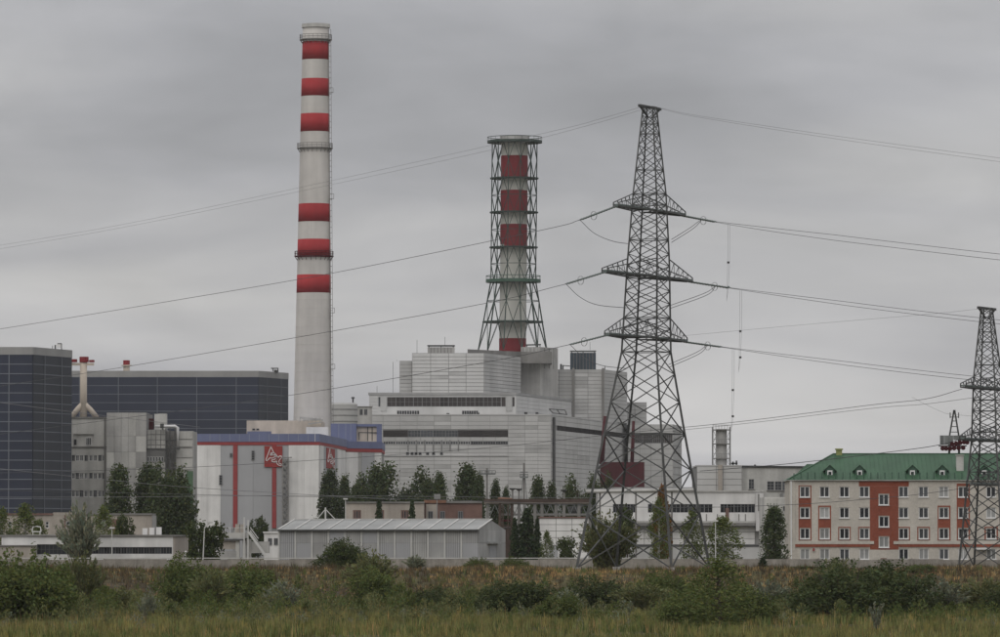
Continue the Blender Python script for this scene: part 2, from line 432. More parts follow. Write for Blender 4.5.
# ------------------------------------------------------------------ reactor building
def reactor():
    t = thing('reactor_building', 'huge stepped pale panelled reactor building under the latticed stack', 'building', (PX(470, 1850), 1850, GP))
    # lower block
    cf = FP(340, 1850, 551, 1850); cs = Face((cf.B.x, cf.B.y), (PX(645, 2040), 2040))
    zt = cf.z(415.5)
    P = [(cf.A.x, cf.A.y), (cf.B.x, cf.B.y), (cs.B.x, cs.B.y), (cs.B.x - 60, cs.B.y + 40), (cf.A.x - 20, 2060)]
    part('wall', MB().prism(P, GP - .5, zt - .02), 'joint_light', t)
    part('roof_slab', MB().prism([(P[0][0] - .2, P[0][1] - .25), (P[1][0] + .1, P[1][1] - .25), (P[2][0] + .3, P[2][1] - .1), P[3], P[4]], zt, zt + .45), 'clad_white2', t)
    S = lambda q: cf.s(q)
    ss = [0] + [S(q) for q in (366, 383, 400, 417, 434, 451, 468, 490, 508, 525, 538, 551)]
    zs = [cf.z(y) for y in ([500 - 3.93 * k for k in range(22)])] ; zs[-1] = zt - .05
    sk = [(S(383), S(508), cf.z(437), cf.z(430)), (S(468), S(508), cf.z(444.5), cf.z(441)), (S(383), S(470), cf.z(444.5), cf.z(441))]
    sk = [(S(383), S(508), cf.z(444.6), cf.z(429))]
    panels(cf, ss, zs, 'clad_white', t, 'cladding_panel', .09, (.003, .16), sk, ('clad_old', .2))
    mb = MB()
    for i in range(len(ss) - 1):
        for k in range(13):
            cf.raw(mb, ss[i] + .07, ss[i + 1] - .07, cf.z(500 + 3.93 * (k + 1)) + .07, cf.z(500 + 3.93 * k) - .07, .003, .16)
    part('lower_cladding', mb, 'clad_white', t, kind='stuff')
    # ribbon windows on the front
    for a, b in zip(lin(383, 508, 10)[:-1], lin(383, 508, 10)[1:]):
        broken = 405 < a < 455
        window(cf, S(a), S(b), cf.z(437), cf.z(430.2), t, 'frame_grey' if broken else 'glass_brown', 'glass_mid' if broken else 'glass_brown', 3, 1 if broken else 0, .1, .05)
        cf.box('cladding_panel', S(a) + .07, S(b) - .07, cf.z(441) + .02, cf.z(437.2), .003, .15, 'clad_old' if a < 470 else 'clad_white', t)
        window(cf, S(a), S(b), cf.z(444.5), cf.z(441.2), t, 'clad_old' if a < 460 else 'frame_grey', 'glass_mid' if a < 466 else 'glass_dark', 4, 0, .16, .05)
    for q in range(0, 13):
        cf.box('pilaster', S(408 + q * 8.4) - .22, S(408 + q * 8.4) + .22, cf.z(451), cf.z(440), .17, .3, 'joint', t) if q < 7 else None
    for q in (406, 410.5, 414.5, 418.5, 426, 432, 440):
        window(cf, S(q), S(q + 3), cf.z(455), cf.z(452), t, 'frame_grey', 'glass_dark', 0, 0, .1, .22)
    cf.box('lintel', S(383), S(508), cf.z(456.2), cf.z(455.2), .17, .4, 'clad_old', t)
    # oblique side wall
    Z = lambda py, px: cs.z(py, px)
    sss = [cs.s(q) for q in (551, 554, 565, 577, 589, 602, 616, 630, 645)]
    zz = lin(cs.z(500, 570), zt - .05, 18)
    bz0, bz1 = Z(433.6, 580), Z(426.5, 580)
    bz0, bz1 = PZ(434.2, 1905), PZ(427.6, 1905)
    panels(cs, sss, zz, 'clad_white', t, 'cladding_panel', .14, (.003, .16), [(cs.s(557), cs.L, bz0, bz1)], ('clad_old', .15))
    cs.box('wall_panel', .1, cs.L - .1, GP, zz[0] - .1, .003, .16, 'clad_white', t)
    for a, b in zip(lin(557, 640, 9)[:-1], lin(557, 640, 9)[1:]):
        window(cs, cs.s(a), cs.s(b), bz0, bz1, t, 'band_dark', 'band_dark', 1, 0, .3, .12, th=.08)
    cs.box('downpipe', cs.s(552), cs.s(553.2), GP, zt - .5, .2, .8, 'steel_dark', t)
    # middle tier
    bf = FP(369, 1868, 516, 1868); bs = Face((bf.B.x, bf.B.y), (PX(571.5, 1955), 1955))
    bt = bf.z(393.6)
    part('middle_tier', MB().prism([(bf.A.x, bf.A.y), (bf.B.x, bf.B.y), (bs.B.x, bs.B.y), (bs.B.x - 20, 2040), (bf.A.x, 2040)], zt + .46, bt), 'clad_white2', t)
    bf.box('cornice', -.3, bf.L, bt - .5, bt + .35, .01, .35, 'fascia', t); bs.box('cornice', 0, bs.L, bt - .5, bt + .35, .01, .35, 'fascia', t)
    b = bf
    for k, (a, c) in enumerate(zip(lin(387, 501, 13)[:-1], lin(387, 501, 13)[1:])):
        window(b, b.s(a), b.s(c), b.z(406.5), b.z(397), t, 'frame_grey', 'glass_brown', 1, 1, .1, .05)
    window(b, b.s(378.2), b.s(380.2), b.z(406.5), b.z(397), t, 'frame_grey', 'glass_mid', 0, 0, .1, .05)
    b.box('pier', b.s(380.5), b.s(386.5), b.z(411), b.z(396.5), .01, .3, 'clad_old', t); b.box('pier', b.s(506), b.s(512), b.z(411), b.z(396.5), .01, .3, 'clad_old', t)
    window(b, b.s(501.3), b.s(505.6), b.z(406.5), b.z(397), t, 'frame_grey', 'glass_brown', 0, 0, .1, .05)
    window(b, b.s(512.3), b.s(514.6), b.z(406.5), b.z(397), t, 'frame_grey', 'glass_brown', 0, 0, .1, .05)
    for q in list(lin(397, 417, 8)) + list(lin(462, 476, 6)):
        window(b, b.s(q), b.s(q + 2.1), b.z(414.4), b.z(410.6), t, 'frame_grey', 'glass_dark', 0, 0, .12, .05)
    for px0, px1, rows in ((369, 378, 6),):
        panels(b, [b.s(369), b.s(377.5)], lin(zt + .5, bt - .55, rows), 'clad_white', t, 'cladding_panel', .12, (.003, .14))
    panels(bs, lin(.2, bs.L - .2, 5), lin(zt + .5, bt - .55, 5), 'clad_white', t, 'cladding_panel', .12, (.003, .14))
    # top block
    af = FP(412, 1885, 484, 1885); as_ = Face((af.B.x, af.B.y), (PX(520.5, 1927), 1927)); at = af.z(353)
    part('top_block', MB().prism([(af.A.x, af.A.y), (af.B.x, af.B.y), (as_.B.x, as_.B.y), (as_.B.x, 1990), (af.A.x, 1990)], bt - .4, at), 'joint', t)
    panels(af, [0, af.s(430.5), af.s(448.5), af.s(466), af.L], lin(bt + .36, at - .02, 11), 'clad_white', t, 'cladding_panel', .15, (.003, .18), (), ('clad_old', .15))
    panels(as_, [0, as_.L / 2, as_.L], lin(bt + .36, at - .02, 11), 'clad_old', t, 'cladding_panel', .15, (.003, .18))
    nf = FP(399.5, 1893, 411.9, 1893); nt = nf.z(360.8)
    part('annex_block', MB().prism([(nf.A.x, 1893), (nf.B.x, 1893), (nf.B.x, 1960), (nf.A.x, 1960)], bt - .4, nt), 'joint', t)
    panels(nf, [0, nf.L], lin(bt + .36, nt, 9), 'clad_old', t, 'cladding_panel', .15, (.003, .18))
    # roof fan house on the top block
    def fan(x0, x1, y0, y1, Y, m, plate):
        ff = FP(x0, Y, x1, Y)
        o = ff.box('roof_unit', 0, ff.L, PZ(y1, Y), PZ(y0 + 2.2, Y), -6, 0, m, t)
        for q in (.05, .5, .95): ff.box('stub_post', ff.L * q - .15, ff.L * q + .15, PZ(y0 + 2.15, Y), PZ(y0 + 1.0, Y), -1.5, -1.2, 'steel_dark', t)
        ff.box('roof_plate', -.1, ff.L + .1, PZ(y0 + .95, Y), PZ(y0, Y), -6.4, .3, plate, t)
        for q in range(1, 8): ff.box('rib', ff.L * q / 8 - .1, ff.L * q / 8 + .1, PZ(y1 - .3, Y), PZ(y0 + 2.4, Y), .003, .15, 'concrete_dark', t)
    fan(427.5, 454.5, 345, 353.2, 1900, 'concrete', 'steel_dark')
    fan(570.5, 596, 350.5, 370.2, 1972, 'tank_blue', 'steel_galv')
    # stack platform strip and pent houses
    part('stack_platform', MB().prism([(PX(467.5, 1905), 1905), (PX(521, 1930), 1930), (PX(552, 1930), 1930), (PX(552, 1985), 1985), (PX(468, 1985), 1985)], at - 2, PZ(349.2, 1905)), 'concrete_dark', t)
    g = FP(521, 1938, 540, 1938); gs = Face((g.B.x, g.B.y), (PX(558, 1950), 1950)); gt = g.z(347)
    part('pent_house', MB().prism([(g.A.x, 1938), (g.B.x, 1938), (gs.B.x, 1950), (gs.B.x, 1975), (g.A.x, 1975)], bt, gt), 'concrete', t)
    for q in (.2, .4, .6, .8): g.box('rib', g.L * q - .12, g.L * q + .12, g.z(368), gt - .2, .003, .14, 'clad_old', t)
    for q in (.25, .5, .75): gs.box('rib', gs.L * q - .12, gs.L * q + .12, g.z(368), gt - .2, .003, .14, 'concrete_dark', t)
    part('pent_frame', MB().beam(PT(526, 345, 1945), PT(541, 344.6, 1945), .5).beam(PT(527, 347, 1945), PT(527, 345, 1945), .3).beam(PT(540, 347, 1945), PT(540, 344.6, 1945), .3), 'steel_dark', t)
    part('pent_cap', MB().box(PX(544.5, 1952), PX(556, 1952), 1955, 1968, gt - 1, PZ(348, 1952)), 'concrete_dark', t)
    # right tall block
    d = FP(520.6, 1960, 602.5, 1960); ds = Face((d.B.x, d.B.y), (PX(627, 1992), 1992)); dt = d.z(369.4)
    part('right_block', MB().prism([(d.A.x, 1960), (d.B.x, 1960), (ds.B.x, 1992), (ds.B.x, 2050), (d.A.x, 2050)], zt + .2, dt), 'joint', t)
    panels(d, [d.s(545.5), d.s(559), d.s(573), d.s(588), d.s(602)], lin(zt + .5, dt - .02, 14), 'clad_old', t, 'cladding_panel', .14, (.003, .16), (), ('clad_white', .4))
    panels(ds, [.1, ds.L / 2, ds.L], lin(zt + .5, dt - .02, 14), 'clad_white', t, 'cladding_panel', .14, (.003, .16))
    panels(d, [d.s(521), d.s(533), d.s(545)], [d.z(393), d.z(379), dt], 'concrete_dark', t, 'cladding_panel', .1, (.003, .16))
    for q in range(523, 545, 3): d.box('rib', d.s(q) - .1, d.s(q) + .1, d.z(392), d.z(379.5), .165, .3, 'concrete', t)
    for q in (573.5, 603.2): d.box('downpipe', d.s(q) - .45, d.s(q) + .45, zt + 1, dt + .5, .17, .9, 'concrete_dark', t)
    d.box('vent_box', d.s(568), d.s(571.6), d.z(404), d.z(400.5), .2, 2, 'steel_dark', t)
    part('railing', MB().beam(PT(605, 370, 1965), PT(605, 366, 1965), .25).beam(PT(561, 369.5, 1966), PT(561, 364, 1966), .7).beam(PT(563, 369.5, 1966), PT(563, 365, 1966), .5).beam(PT(563, 365.5, 1966), PT(570, 366, 1966), .3), 'steel_dark', t)
    # stepped blocks further right
    e1 = FP(623, 2005, 647, 2005); e1t = e1.z(402)
    part('step_block', MB().prism([(e1.A.x, 2005), (e1.B.x, 2010), (e1.B.x, 2060), (e1.A.x, 2060)], GP, e1t), 'joint', t)
    panels(e1, lin(0, e1.L, 2), lin(e1.z(430), e1t, 7), 'clad_white', t, 'cladding_panel', .14, (.003, .16))
    e2 = FP(628, 1990, 673, 1990); e2s = Face((e2.B.x, e2.B.y), (PX(681.5, 2020), 2020)); e2t = e2.z(424.3)
    part('step_block', MB().prism([(e2.A.x, 1990), (e2.B.x, 1990), (e2s.B.x, 2020), (e2s.B.x, 2060), (e2.A.x, 2060)], GP, e2t), 'joint_light', t)
    panels(e2, [0] + [e2.s(q) for q in (640, 651, 662, 673)], lin(GP, e2.z(443.2), 20) + [e2.z(434), e2.z(429), e2t], 'clad_white', t, 'cladding_panel', .14, (.003, .16), [(e2.s(632), e2.s(673), e2.z(443.2), e2.z(434))])
    panels(e2s, lin(0, e2s.L, 3), lin(GP, e2t, 18), 'clad_old', t, 'cladding_panel', .3, (.003, .16))
    for a, c in zip(lin(633, 672.5, 4)[:-1], lin(633, 672.5, 4)[1:]):
        window(e2, e2.s(a), e2.s(c), e2.z(443), e2.z(434.2), t, 'frame_grey', 'glass_brown', 4, 1, .15, .05)
    # lightning rods on the roofs
    mb = MB()
    for x, y0, y1, Y in ((393, 393, 362, 1875), (417, 353, 340, 1890), (445, 345, 337, 1900), (397, 361, 360, 1895), (377, 393, 386, 1875), (590, 350, 342, 1975)):
        part('lightning_rod', MB().beam(PT(x, y0, Y), PT(x, y1, Y), .14), 'steel_galv', t)
    mb = MB()
    for x, y, Y in ((524, 414, 1880), (526, 413.5, 1880), (537, 413.6, 1880), (448, 414.5, 1853), (470, 414.3, 1853), (478, 414, 1853)):
        p = PT(x, y, Y); part('roof_vent', MB().box(p.x - .5, p.x + .5, p.y, p.y + 1, zt + .45, p.z + .5), 'steel_dark', t)
    mb = MB()
    for a, b_ in (((549, 409), (565, 410)), ((549, 409), (553, 413)), ((565, 410), (567, 415)), ((553, 413), (567, 414.5)), ((557, 409.5), (560, 414))):
        mb.beam(PT(*a, 1900), PT(*b_, 1900), .35)
    part('roof_frame', mb, 'steel_dark', t)
reactor()

# dark red block with its pipes, standing before the reactor building
t = thing('filter_house', 'dark maroon box house with two red pipes seen through the pylon', 'building', (PX(622, 1760), 1760, GP))
f_ = FP(601, 1760, 644.5, 1760)
part('wall', MB().prism([(f_.A.x, 1760), (f_.B.x, 1760), (f_.B.x, 1775), (f_.A.x, 1775)], GP, f_.z(462)), 'maroon', t)
panels(f_, lin(0, f_.L, 8), [f_.z(487), f_.z(474), f_.z(462)], 'maroon', t, 'cladding_panel', .1, (.003, .12))
f_.box('cladding_panel', 0, f_.L, GP, f_.z(487.2), .003, .12, 'concrete', t)
for (xa, ya, xb, yb, w) in ((605, 416, 601.5, 464, 4.4), (633.5, 421, 632, 463, 3.4)):
    part('pipe', MB().tube([PT(xa, ya, 1764), PT((xa * 2 + xb) / 3, ya * .6 + yb * .4, 1764), PT(xb, yb, 1764)], [w / 2 * .8 * .32, w / 2 * .32, w / 2 * 1.15 * .32], 12), 'maroon', t, True)

# ------------------------------------------------------------------ chimneys
def ladder(mb, pts, off, w=.45):
    for a, b in zip(pts[:-1], pts[1:]):
        mb.beam(a, b, .16); mb.beam(Vector(a) + off, Vector(b) + off, .12)
    for a, b in zip(pts[:-1], pts[1:]):
        a, b = Vector(a), Vector(b); n = max(1, int((b - a).length / 1.5))
        for k in range(n): mb.beam(a.lerp(b, k / n), a.lerp(b, k / n) + off, .12)
def gallery(parent, c, r, z, dr, matn, h=1.4, n=22, brackets=True):
    g = part('gallery', MB().lathe(c, [(r - .1, z - .22), (r + dr, z - .22), (r + dr, z), (r - .1, z)], 40, False), matn, parent)
    mb = MB()
    for zz in (z + h, z + h * .5): mb.tube([(c[0] + (r + dr - .08) * math.cos(2 * math.pi * k / 40), c[1] + (r + dr - .08) * math.sin(2 * math.pi * k / 40), zz) for k in range(41)], .07, 4, False)
    for k in range(n):
        a = 2 * math.pi * k / n; x, y = c[0] + (r + dr - .08) * math.cos(a), c[1] + (r + dr - .08) * math.sin(a)
        mb.beam((x, y, z), (x, y, z + h), .09)
        if brackets: mb.beam((x, y, z - .2), (c[0] + r * math.cos(a), c[1] + r * math.sin(a), z - 1.3), .1)
    part('railing', mb, matn, g)
def big_chimney():
    Y = 1540; pm = Y / F
    def c(py): return PX(312.4 + (435 - py) / 410 * 1.5, Y)
    zb = GP; zt = PZ(25, Y); zr = PZ(435, Y)
    cx0 = PX(312.6, Y)
    t = thing('striped_chimney', 'tall tapered white chimney with six red bands and three galleries', 'chimney', (cx0, Y, GP))
    def rad(py): return (13.0 + (py - 25) / 410 * 6.4) * pm
    def cen(py): return (PX(312.4 + (435 - py) / 410 * 2.8, Y), Y)
    def seg(name, y0, y1, m, grow=0.):
        mb = MB(); n = 48; ys = lin(y0, y1, max(1, int((y1 - y0) / 30)))
        o = len(mb.v)
        for py in ys:
            cc = cen(py); r = rad(py) + grow; z = PZ(py, Y)
            for k in range(n): mb.v.append((cc[0] + r * math.cos(2 * math.pi * k / n), cc[1] + r * math.sin(2 * math.pi * k / n), z))
        for i in range(len(ys) - 1):
            for k in range(n): mb.f.append((i * n + (k + 1) % n, i * n + k, (i + 1) * n + k, (i + 1) * n + (k + 1) % n))
        mb.f.append(tuple(range(n))); mb.f.append(tuple((len(ys) - 1) * n + k for k in range(n))[::-1])
        return part(name, mb, m, t, True)
    sh = seg('shaft', 25, 560, 'chim_white')
    for a, b in ((42, 60), (79, 96.5), (114, 132), (204, 222), (239.5, 257.5), (275, 293)): seg('red_band', a, b, 'chim_red', .03)
    mb = MB()
    for py in list(range(300, 436, 9)): mb.lathe(cen(py), [(rad(py) + .005, PZ(py, Y)), (rad(py) + .03, PZ(py, Y) + .03), (rad(py) + .03, PZ(py, Y) + .14), (rad(py) + .005, PZ(py, Y) + .17)], 48, False)
    part('joint_rings', mb, 'chim_white', sh, True)
    cc = cen(25); part('cap_ring', MB().lathe(cc, [(rad(25) + .02, PZ(28, Y)), (rad(25) + .35, PZ(28, Y)), (rad(25) + .35, PZ(25, Y) + .2), (rad(25) - .4, PZ(25, Y) + .2)], 48, False), 'concrete_pale', t)
    for py, m in ((39.5, 'concrete_dark'), (148, 'concrete_dark'), (256, 'maroon')): gallery(t, cen(py), rad(py), PZ(py, Y), .85, m, 1.25)
    mb = MB(); an = math.radians(-22)
    ladder(mb, [Vector((cen(py)[0] + (rad(py) + .25) * math.cos(an), cen(py)[1] + (rad(py) + .25) * math.sin(an), PZ(py, Y))) for py in (30, 100, 200, 300, 430)], Vector((.62, -.2, 0)))
    part('ladder', mb, 'concrete_dark', t)
    for py in (93, 199, 313, 369):
        p = Vector((cen(py)[0] + (rad(py) + .9) * math.cos(an), cen(py)[1] + (rad(py) + .9) * math.sin(an), PZ(py, Y)))
        part('rest_platform', MB().box(p.x - .5, p.x + .6, p.y - .5, p.y + .5, p.z - .1, p.z).beam(p + Vector((.55, -.4, 0)), p + Vector((.55, -.4, 1.3)), .1).beam(p + Vector((-.4, -.4, 1.3)), p + Vector((.55, -.4, 1.3)), .12).beam(p + Vector((.55, .4, 0)), p + Vector((.55, .4, 1.3)), .1), 'concrete_dark', t)
big_chimney()

def vent_stack():
    Y = 1955; pm = Y / F; cx = lambda py: PX(512.6 + (350 - py) / 214 * 2.2, Y)
    t = thing('vent_stack', 'latticed vent stack, white tube with dark red bands inside green steel frame', 'chimney', (cx(350), Y, PZ(350, Y)))
    def seg(name, y0, y1, r, m):
        return part(name, MB().lathe((cx((y0 + y1) / 2), Y), [(r, PZ(y1, Y)), (r, PZ(y0, Y))], 40), m, t, False)
    R = 13.4 * pm
    for a, b in lin_pairs(137, 352, 8): seg('tube', a, b, R, 'stack_white')
    for a, b in ((156, 178.5), (190.5, 212.5), (224.5, 247.5), (338.5, 352)): seg('red_band', a, b, R + .06, 'stack_red')
    part('rim', MB().lathe((cx(137), Y), [(R, PZ(141, Y)), (R + .5, PZ(141, Y)), (R + .5, PZ(136, Y)), (R - .6, PZ(136, Y))], 40, False), 'concrete', t)
    for py, r, th, m in ((142, 27.5, 2.4, 'green_steel'), (178.5, 24.3, 1.3, 'green_steel'), (212.5, 24.3, 1.3, 'green_steel'), (247.5, 24.3, 1.3, 'green_steel'), (281, 27.5, 3.2, 'green_ring'), (322, 30.5, 1.4, 'green_steel')):
        z = PZ(py, Y); h = th * pm / 2; inner = (R + .3) if py < 300 else (R + .3)
        g = part('ring_gallery', MB().lathe((cx(py), Y), [(inner, z - h), (r * pm, z - h), (r * pm, z + h), (inner, z + h)], 40, False), m, t)
        if py in (142, 281):
            mb = MB(); zz = z + h + 1.2
            mb.tube([(cx(py) + (r * pm - .1) * math.cos(2 * math.pi * k / 40), Y + (r * pm - .1) * math.sin(2 * math.pi * k / 40), zz) for k in range(41)], .12, 4, False)
            for k in range(24): a = 2 * math.pi * k / 24; x, y = cx(py) + (r * pm - .1) * math.cos(a), Y + (r * pm - .1) * math.sin(a); mb.beam((x, y, z + h), (x, y, zz), .1)
            part('railing', mb, m, g)
    lev = [143, 160.5, 178.5, 195.5, 212.5, 230, 247.5, 264, 281, 301, 322, 350.5]
    def rr(py): return (23.2 if py <= 281 else 23.2 + (py - 281) / 69.5 * 12.3) * pm
    n = 12
    def P(py, k):
        a = 2 * math.pi * (k + .5) / n; return Vector((cx(py) + rr(py) * math.cos(a), Y + rr(py) * math.sin(a), PZ(py, Y)))
    for k in range(n):
        part('leg', MB().beam(P(143, k), P(281, k), .36).beam(P(281, k), P(350.5, k), .42), 'green_steel', t)
    for i in range(len(lev) - 1):
        for k in range(n):
            a, b = lev[i], lev[i + 1]
            if i % 2 == 0: part('brace', MB().beam(P(b, k), (P(a, k) + P(a, k + 1)) / 2, .2).beam(P(b, k + 1), (P(a, k) + P(a, k + 1)) / 2, .2), 'green_steel', t)
            else: part('brace', MB().beam(P(a, k), (P(b, k) + P(b, k + 1)) / 2, .2).beam(P(a, k + 1), (P(b, k) + P(b, k + 1)) / 2, .2), 'green_steel', t)
    for py in (195.5, 230, 264, 301):
        mb = MB()
        for k in range(n): mb.beam(P(py, k), P(py, k + 1), .22)
        part('tie_ring', mb, 'green_steel', t)
def lin_pairs(a, b, n): q = lin(a, b, n); return list(zip(q[:-1], q[1:]))
vent_stack()

# ------------------------------------------------------------------ building with the emblem
def logo_building():
    f = FP(194.5, 1400, 319, 1400); s1 = Face((f.B.x, f.B.y), (PX(345, 1478), 1478)); s2 = FP(345, 1482, 381, 1492)
    t = thing('workshop_building', 'white and grey workshop with blue parapet, red stripes and square red emblem', 'building', (f.A.x + 15, 1400, GP))
    zt = f.z(433.8); zr1, zr0 = f.z(441.8), f.z(445)
    P = [(f.A.x, 1400), (f.B.x, 1400), (s1.B.x, s1.B.y), (s1.B.x, 1530), (f.A.x, 1530)]
    part('wall', MB().prism(P, GP - .3, zr0), 'joint_light', t)
    part('parapet', MB().prism([(P[0][0] - .3, P[0][1] - .4), (P[1][0] + .15, P[1][1] - .4), (P[2][0] + .5, P[2][1]), P[3], P[4]], zr1, zt), 'blue', t)
    part('red_stripe', MB().prism([(P[0][0] - .2, P[0][1] - .3), (P[1][0] + .1, P[1][1] - .3), (P[2][0] + .4, P[2][1]), P[3], P[4]], zr0, zr1 - .003), 'red_trim', t)
    f.box('parapet_step', f.s(247), f.s(271), zt + .003, f.z(431.3), -1.5, .3, 'blue', t)
    for q in lin(200, 318, 12)[1:-1]: f.box('parapet_joint', f.s(q) - .03, f.s(q) + .03, zr1 + .05, zt - .05, .402, .43, 'grey_panel', t)
    f.box('parapet_joint', f.s(315) - .06, f.s(315) + .06, zr1 + .05, zt - .05, .402, .45, 'sign_white', t)
    zs = lin(GP, zr0 - .05, 6)
    panels(f, [0, f.s(207), f.s(220.5)], [GP, zr0 - .02], 'white_paint', t, 'wall_panel', .03, (.003, .25))
    panels(f, [f.s(220.5), f.s(233)], [GP, zr0 - .02], 'grey_panel', t, 'wall_panel', .03, (.003, .15))
    panels(f, [f.s(237.5), f.s(253), f.s(272)], [GP, zr0 - .02], 'grey_panel', t, 'wall_panel', .06, (.003, .15))
    panels(f, [f.s(276.3), f.s(288.5)], [GP, zr0 - .02], 'grey_panel', t, 'wall_panel', .03, (.003, .15))
    panels(f, [f.s(288.5), f.s(304), f.s(319)], [GP, zr0 - .02], 'white_paint', t, 'wall_panel', .03, (.003, .25))
    f.box('red_strip', f.s(233), f.s(237.4), f.z(528), zr0 - .02, .003, .35, 'red_trim', t)
    f.box('red_strip', f.s(272.1), f.s(276.2), f.z(528), f.z(467), .003, .35, 'red_trim', t)
    f.box('red_strip', f.s(272.1), f.s(276.2), f.z(446), zr0 - .02, .003, .35, 'red_trim', t)
    for x0, x1, y0, y1 in ((229.6, 232.4, 453, 457.5), (251.3, 254.6, 450.5, 460), (219, 222.3, 475, 485)):
        window(f, f.s(x0), f.s(x1), f.z(y1), f.z(y0), t, 'frame_grey', 'glass_mid', 0, 3, .12, .3)
    # emblem: the letters of the plant in white outline on a red square
    def emblem(face, x0, x1, y0, y1, d):
        a, b, z0, z1 = face.s(x0), face.s(x1), face.z(y1, x0), face.z(y0, x0)
        e_ = face.box('emblem', a, b, z0, z1, d, d + .15, 'red_sign', t)
        W, H = b - a, z1 - z0
        strokes = [[(.08, .33), (.36, .97), (.50, .72), (.66, .52), (.56, .48), (.44, .42), (.30, .44), (.22, .36), (.14, .30), (.08, .33)],
                   [(.32, .56), (.38, .70), (.45, .57), (.32, .56)],
                   [(.42, .68), (.58, .66), (.76, .46), (.70, .30), (.55, .24), (.40, .28), (.42, .34), (.58, .36), (.62, .42)],
                   [(.48, .58), (.60, .56), (.66, .46)],
                   [(.95, .52), (.82, .52), (.70, .34), (.68, .18), (.80, .08), (.94, .06), (.94, .14), (.82, .18), (.80, .28), (.90, .40), (.95, .44), (.95, .52)]]
        mb = MB()
        for st in strokes:
            for (u0, v0), (u1, v1) in zip(st[:-1], st[1:]):
                p, q = face.p(a + u0 * W, z0 + v0 * H, d + .17), face.p(a + u1 * W, z0 + v1 * H, d + .17)
                mb.beam(p, q, .05, .26) if abs(q.z - p.z) < .01 else mb.beam(p, q, .2, .2)
        part('emblem_lettering', mb, 'sign_white', e_)
    emblem(f, 264.3, 282.4, 446, 467, .36)
    # stair lattice
    mb = MB(); y0 = f.p(f.s(283), 0, 1.6)
    for x in (282.8, 288.2):
        for dd in (.6, 2.0): mb.beam(f.p(f.s(x), f.z(528), dd), f.p(f.s(x), f.z(458), dd), .22)
    for k, py in enumerate(range(460, 528, 6)):
        mb.beam(f.p(f.s(282.8), f.z(py), 2), f.p(f.s(288.2), f.z(py + 5), 2), .25); mb.beam(f.p(f.s(288.2), f.z(py), .6), f.p(f.s(282.8), f.z(py + 5), .6), .25)
        mb.beam(f.p(f.s(282.8), f.z(py), 2), f.p(f.s(288.2), f.z(py), 2), .2)
    mb.beam(f.p(f.s(281), f.z(458), 1.3), f.p(f.s(292), f.z(457.4), 1.3), .3, .25)
    part('stair_tower', mb, 'concrete_dark', t)
    # receding side
    panels(s1, [s1.s(q) for q in (319.2, 323)], [GP, zr0 - .02], 'white_paint', t, 'wall_panel', .05, (.003, .2))
    panels(s1, [s1.s(q) for q in (323, 336.5)], [GP, zr0 - .02], 'grey_panel', t, 'wall_panel', .05, (.003, .2))
    panels(s1, [s1.s(q) for q in (336.5, 340.5, 344.8)], [GP, zr0 - .02], 'white_paint', t, 'wall_panel', .05, (.003, .2))
    emblem(s1, 325.3, 333.5, 447.5, 468, .21)
    # rear wing
    z2 = PZ(440.5, 1482); 
    part('rear_wing', MB().prism([(s2.A.x, s2.A.y), (s2.B.x, s2.B.y), (s2.B.x, 1530), (s2.A.x, 1530)], GP - .3, PZ(452, 1487)), 'joint_light', t)
    part('rear_stripe', MB().prism([(s2.A.x, s2.A.y - .3), (s2.B.x + .2, s2.B.y - .3), (s2.B.x + .2, 1530), (s2.A.x, 1530)], PZ(452, 1487) + .003, PZ(448.5, 1487)), 'red_trim', t)
    part('rear_parapet', MB().prism([(s2.A.x, s2.A.y - .4), (s2.B.x + .3, s2.B.y - .4), (s2.B.x + .3, 1530), (s2.A.x, 1530)], PZ(448.5, 1487) + .003, PZ(441.5, 1487)), 'blue', t)
    panels(s2, [s2.s(q) for q in (345.2, 350, 357.5)], [GP, PZ(452.2, 1487)], 'white_paint', t, 'wall_panel', .05, (.003, .2))
    panels(s2, [s2.s(q) for q in (357.5, 361)], [GP, PZ(452.2, 1487)], 'concrete', t, 'wall_panel', .05, (.003, .1))
    panels(s2, [s2.s(q) for q in (361, 374)], [GP, PZ(452.2, 1487)], 'grey_panel', t, 'wall_panel', .05, (.003, .2))
    panels(s2, [s2.s(q) for q in (374, 381)], [GP, PZ(452.2, 1487)], 'white_paint', t, 'wall_panel', .05, (.003, .2))
    u = FP(331, 1500, 356.5, 1500)
    part('blue_tower', MB().prism([(u.A.x, 1496), (u.B.x, 1496), (u.B.x, 1515), (u.A.x, 1515)], PZ(445, 1496), PZ(423.5, 1496)), 'blue', t)
    for q in (339, 346, 351): u.box('parapet_joint', u.s(q) - .04, u.s(q) + .04, PZ(440, 1496), PZ(424, 1496), 4.003, 4.04, 'grey_panel', t)
    v = FP(356.6, 1498, 381, 1498)
    v.box('recess_wall', 0, v.L - 1, PZ(442, 1498), PZ(426, 1498), -1.6, -.5, 'cream', t)
    v.box('frame_post', v.L - 1.2, v.L + .2, PZ(442, 1498), PZ(424, 1498), -2, .3, 'blue', t); v.box('frame_beam', 0, v.L - 1.21, PZ(426.5, 1498), PZ(424, 1498), -2, .3, 'blue', t)
    mb = MB()
    for q in (367.5, 372): mb.beam(v.p(v.s(q), PZ(441, 1498), -.6), v.p(v.s(q), PZ(427, 1498), -.3), .22)
    mb.beam(v.p(v.s(359), PZ(432.5, 1498), -.6), v.p(v.s(377), PZ(432.5, 1498), -.3), .22); mb.beam(v.p(v.s(359), PZ(440, 1498), -.6), v.p(v.s(359), PZ(432, 1498), -.3), .22)
    part('frame_bracing', mb, 'steel_dark', t)
    # roof huts
    h = FP(246.5, 1440, 321, 1440)
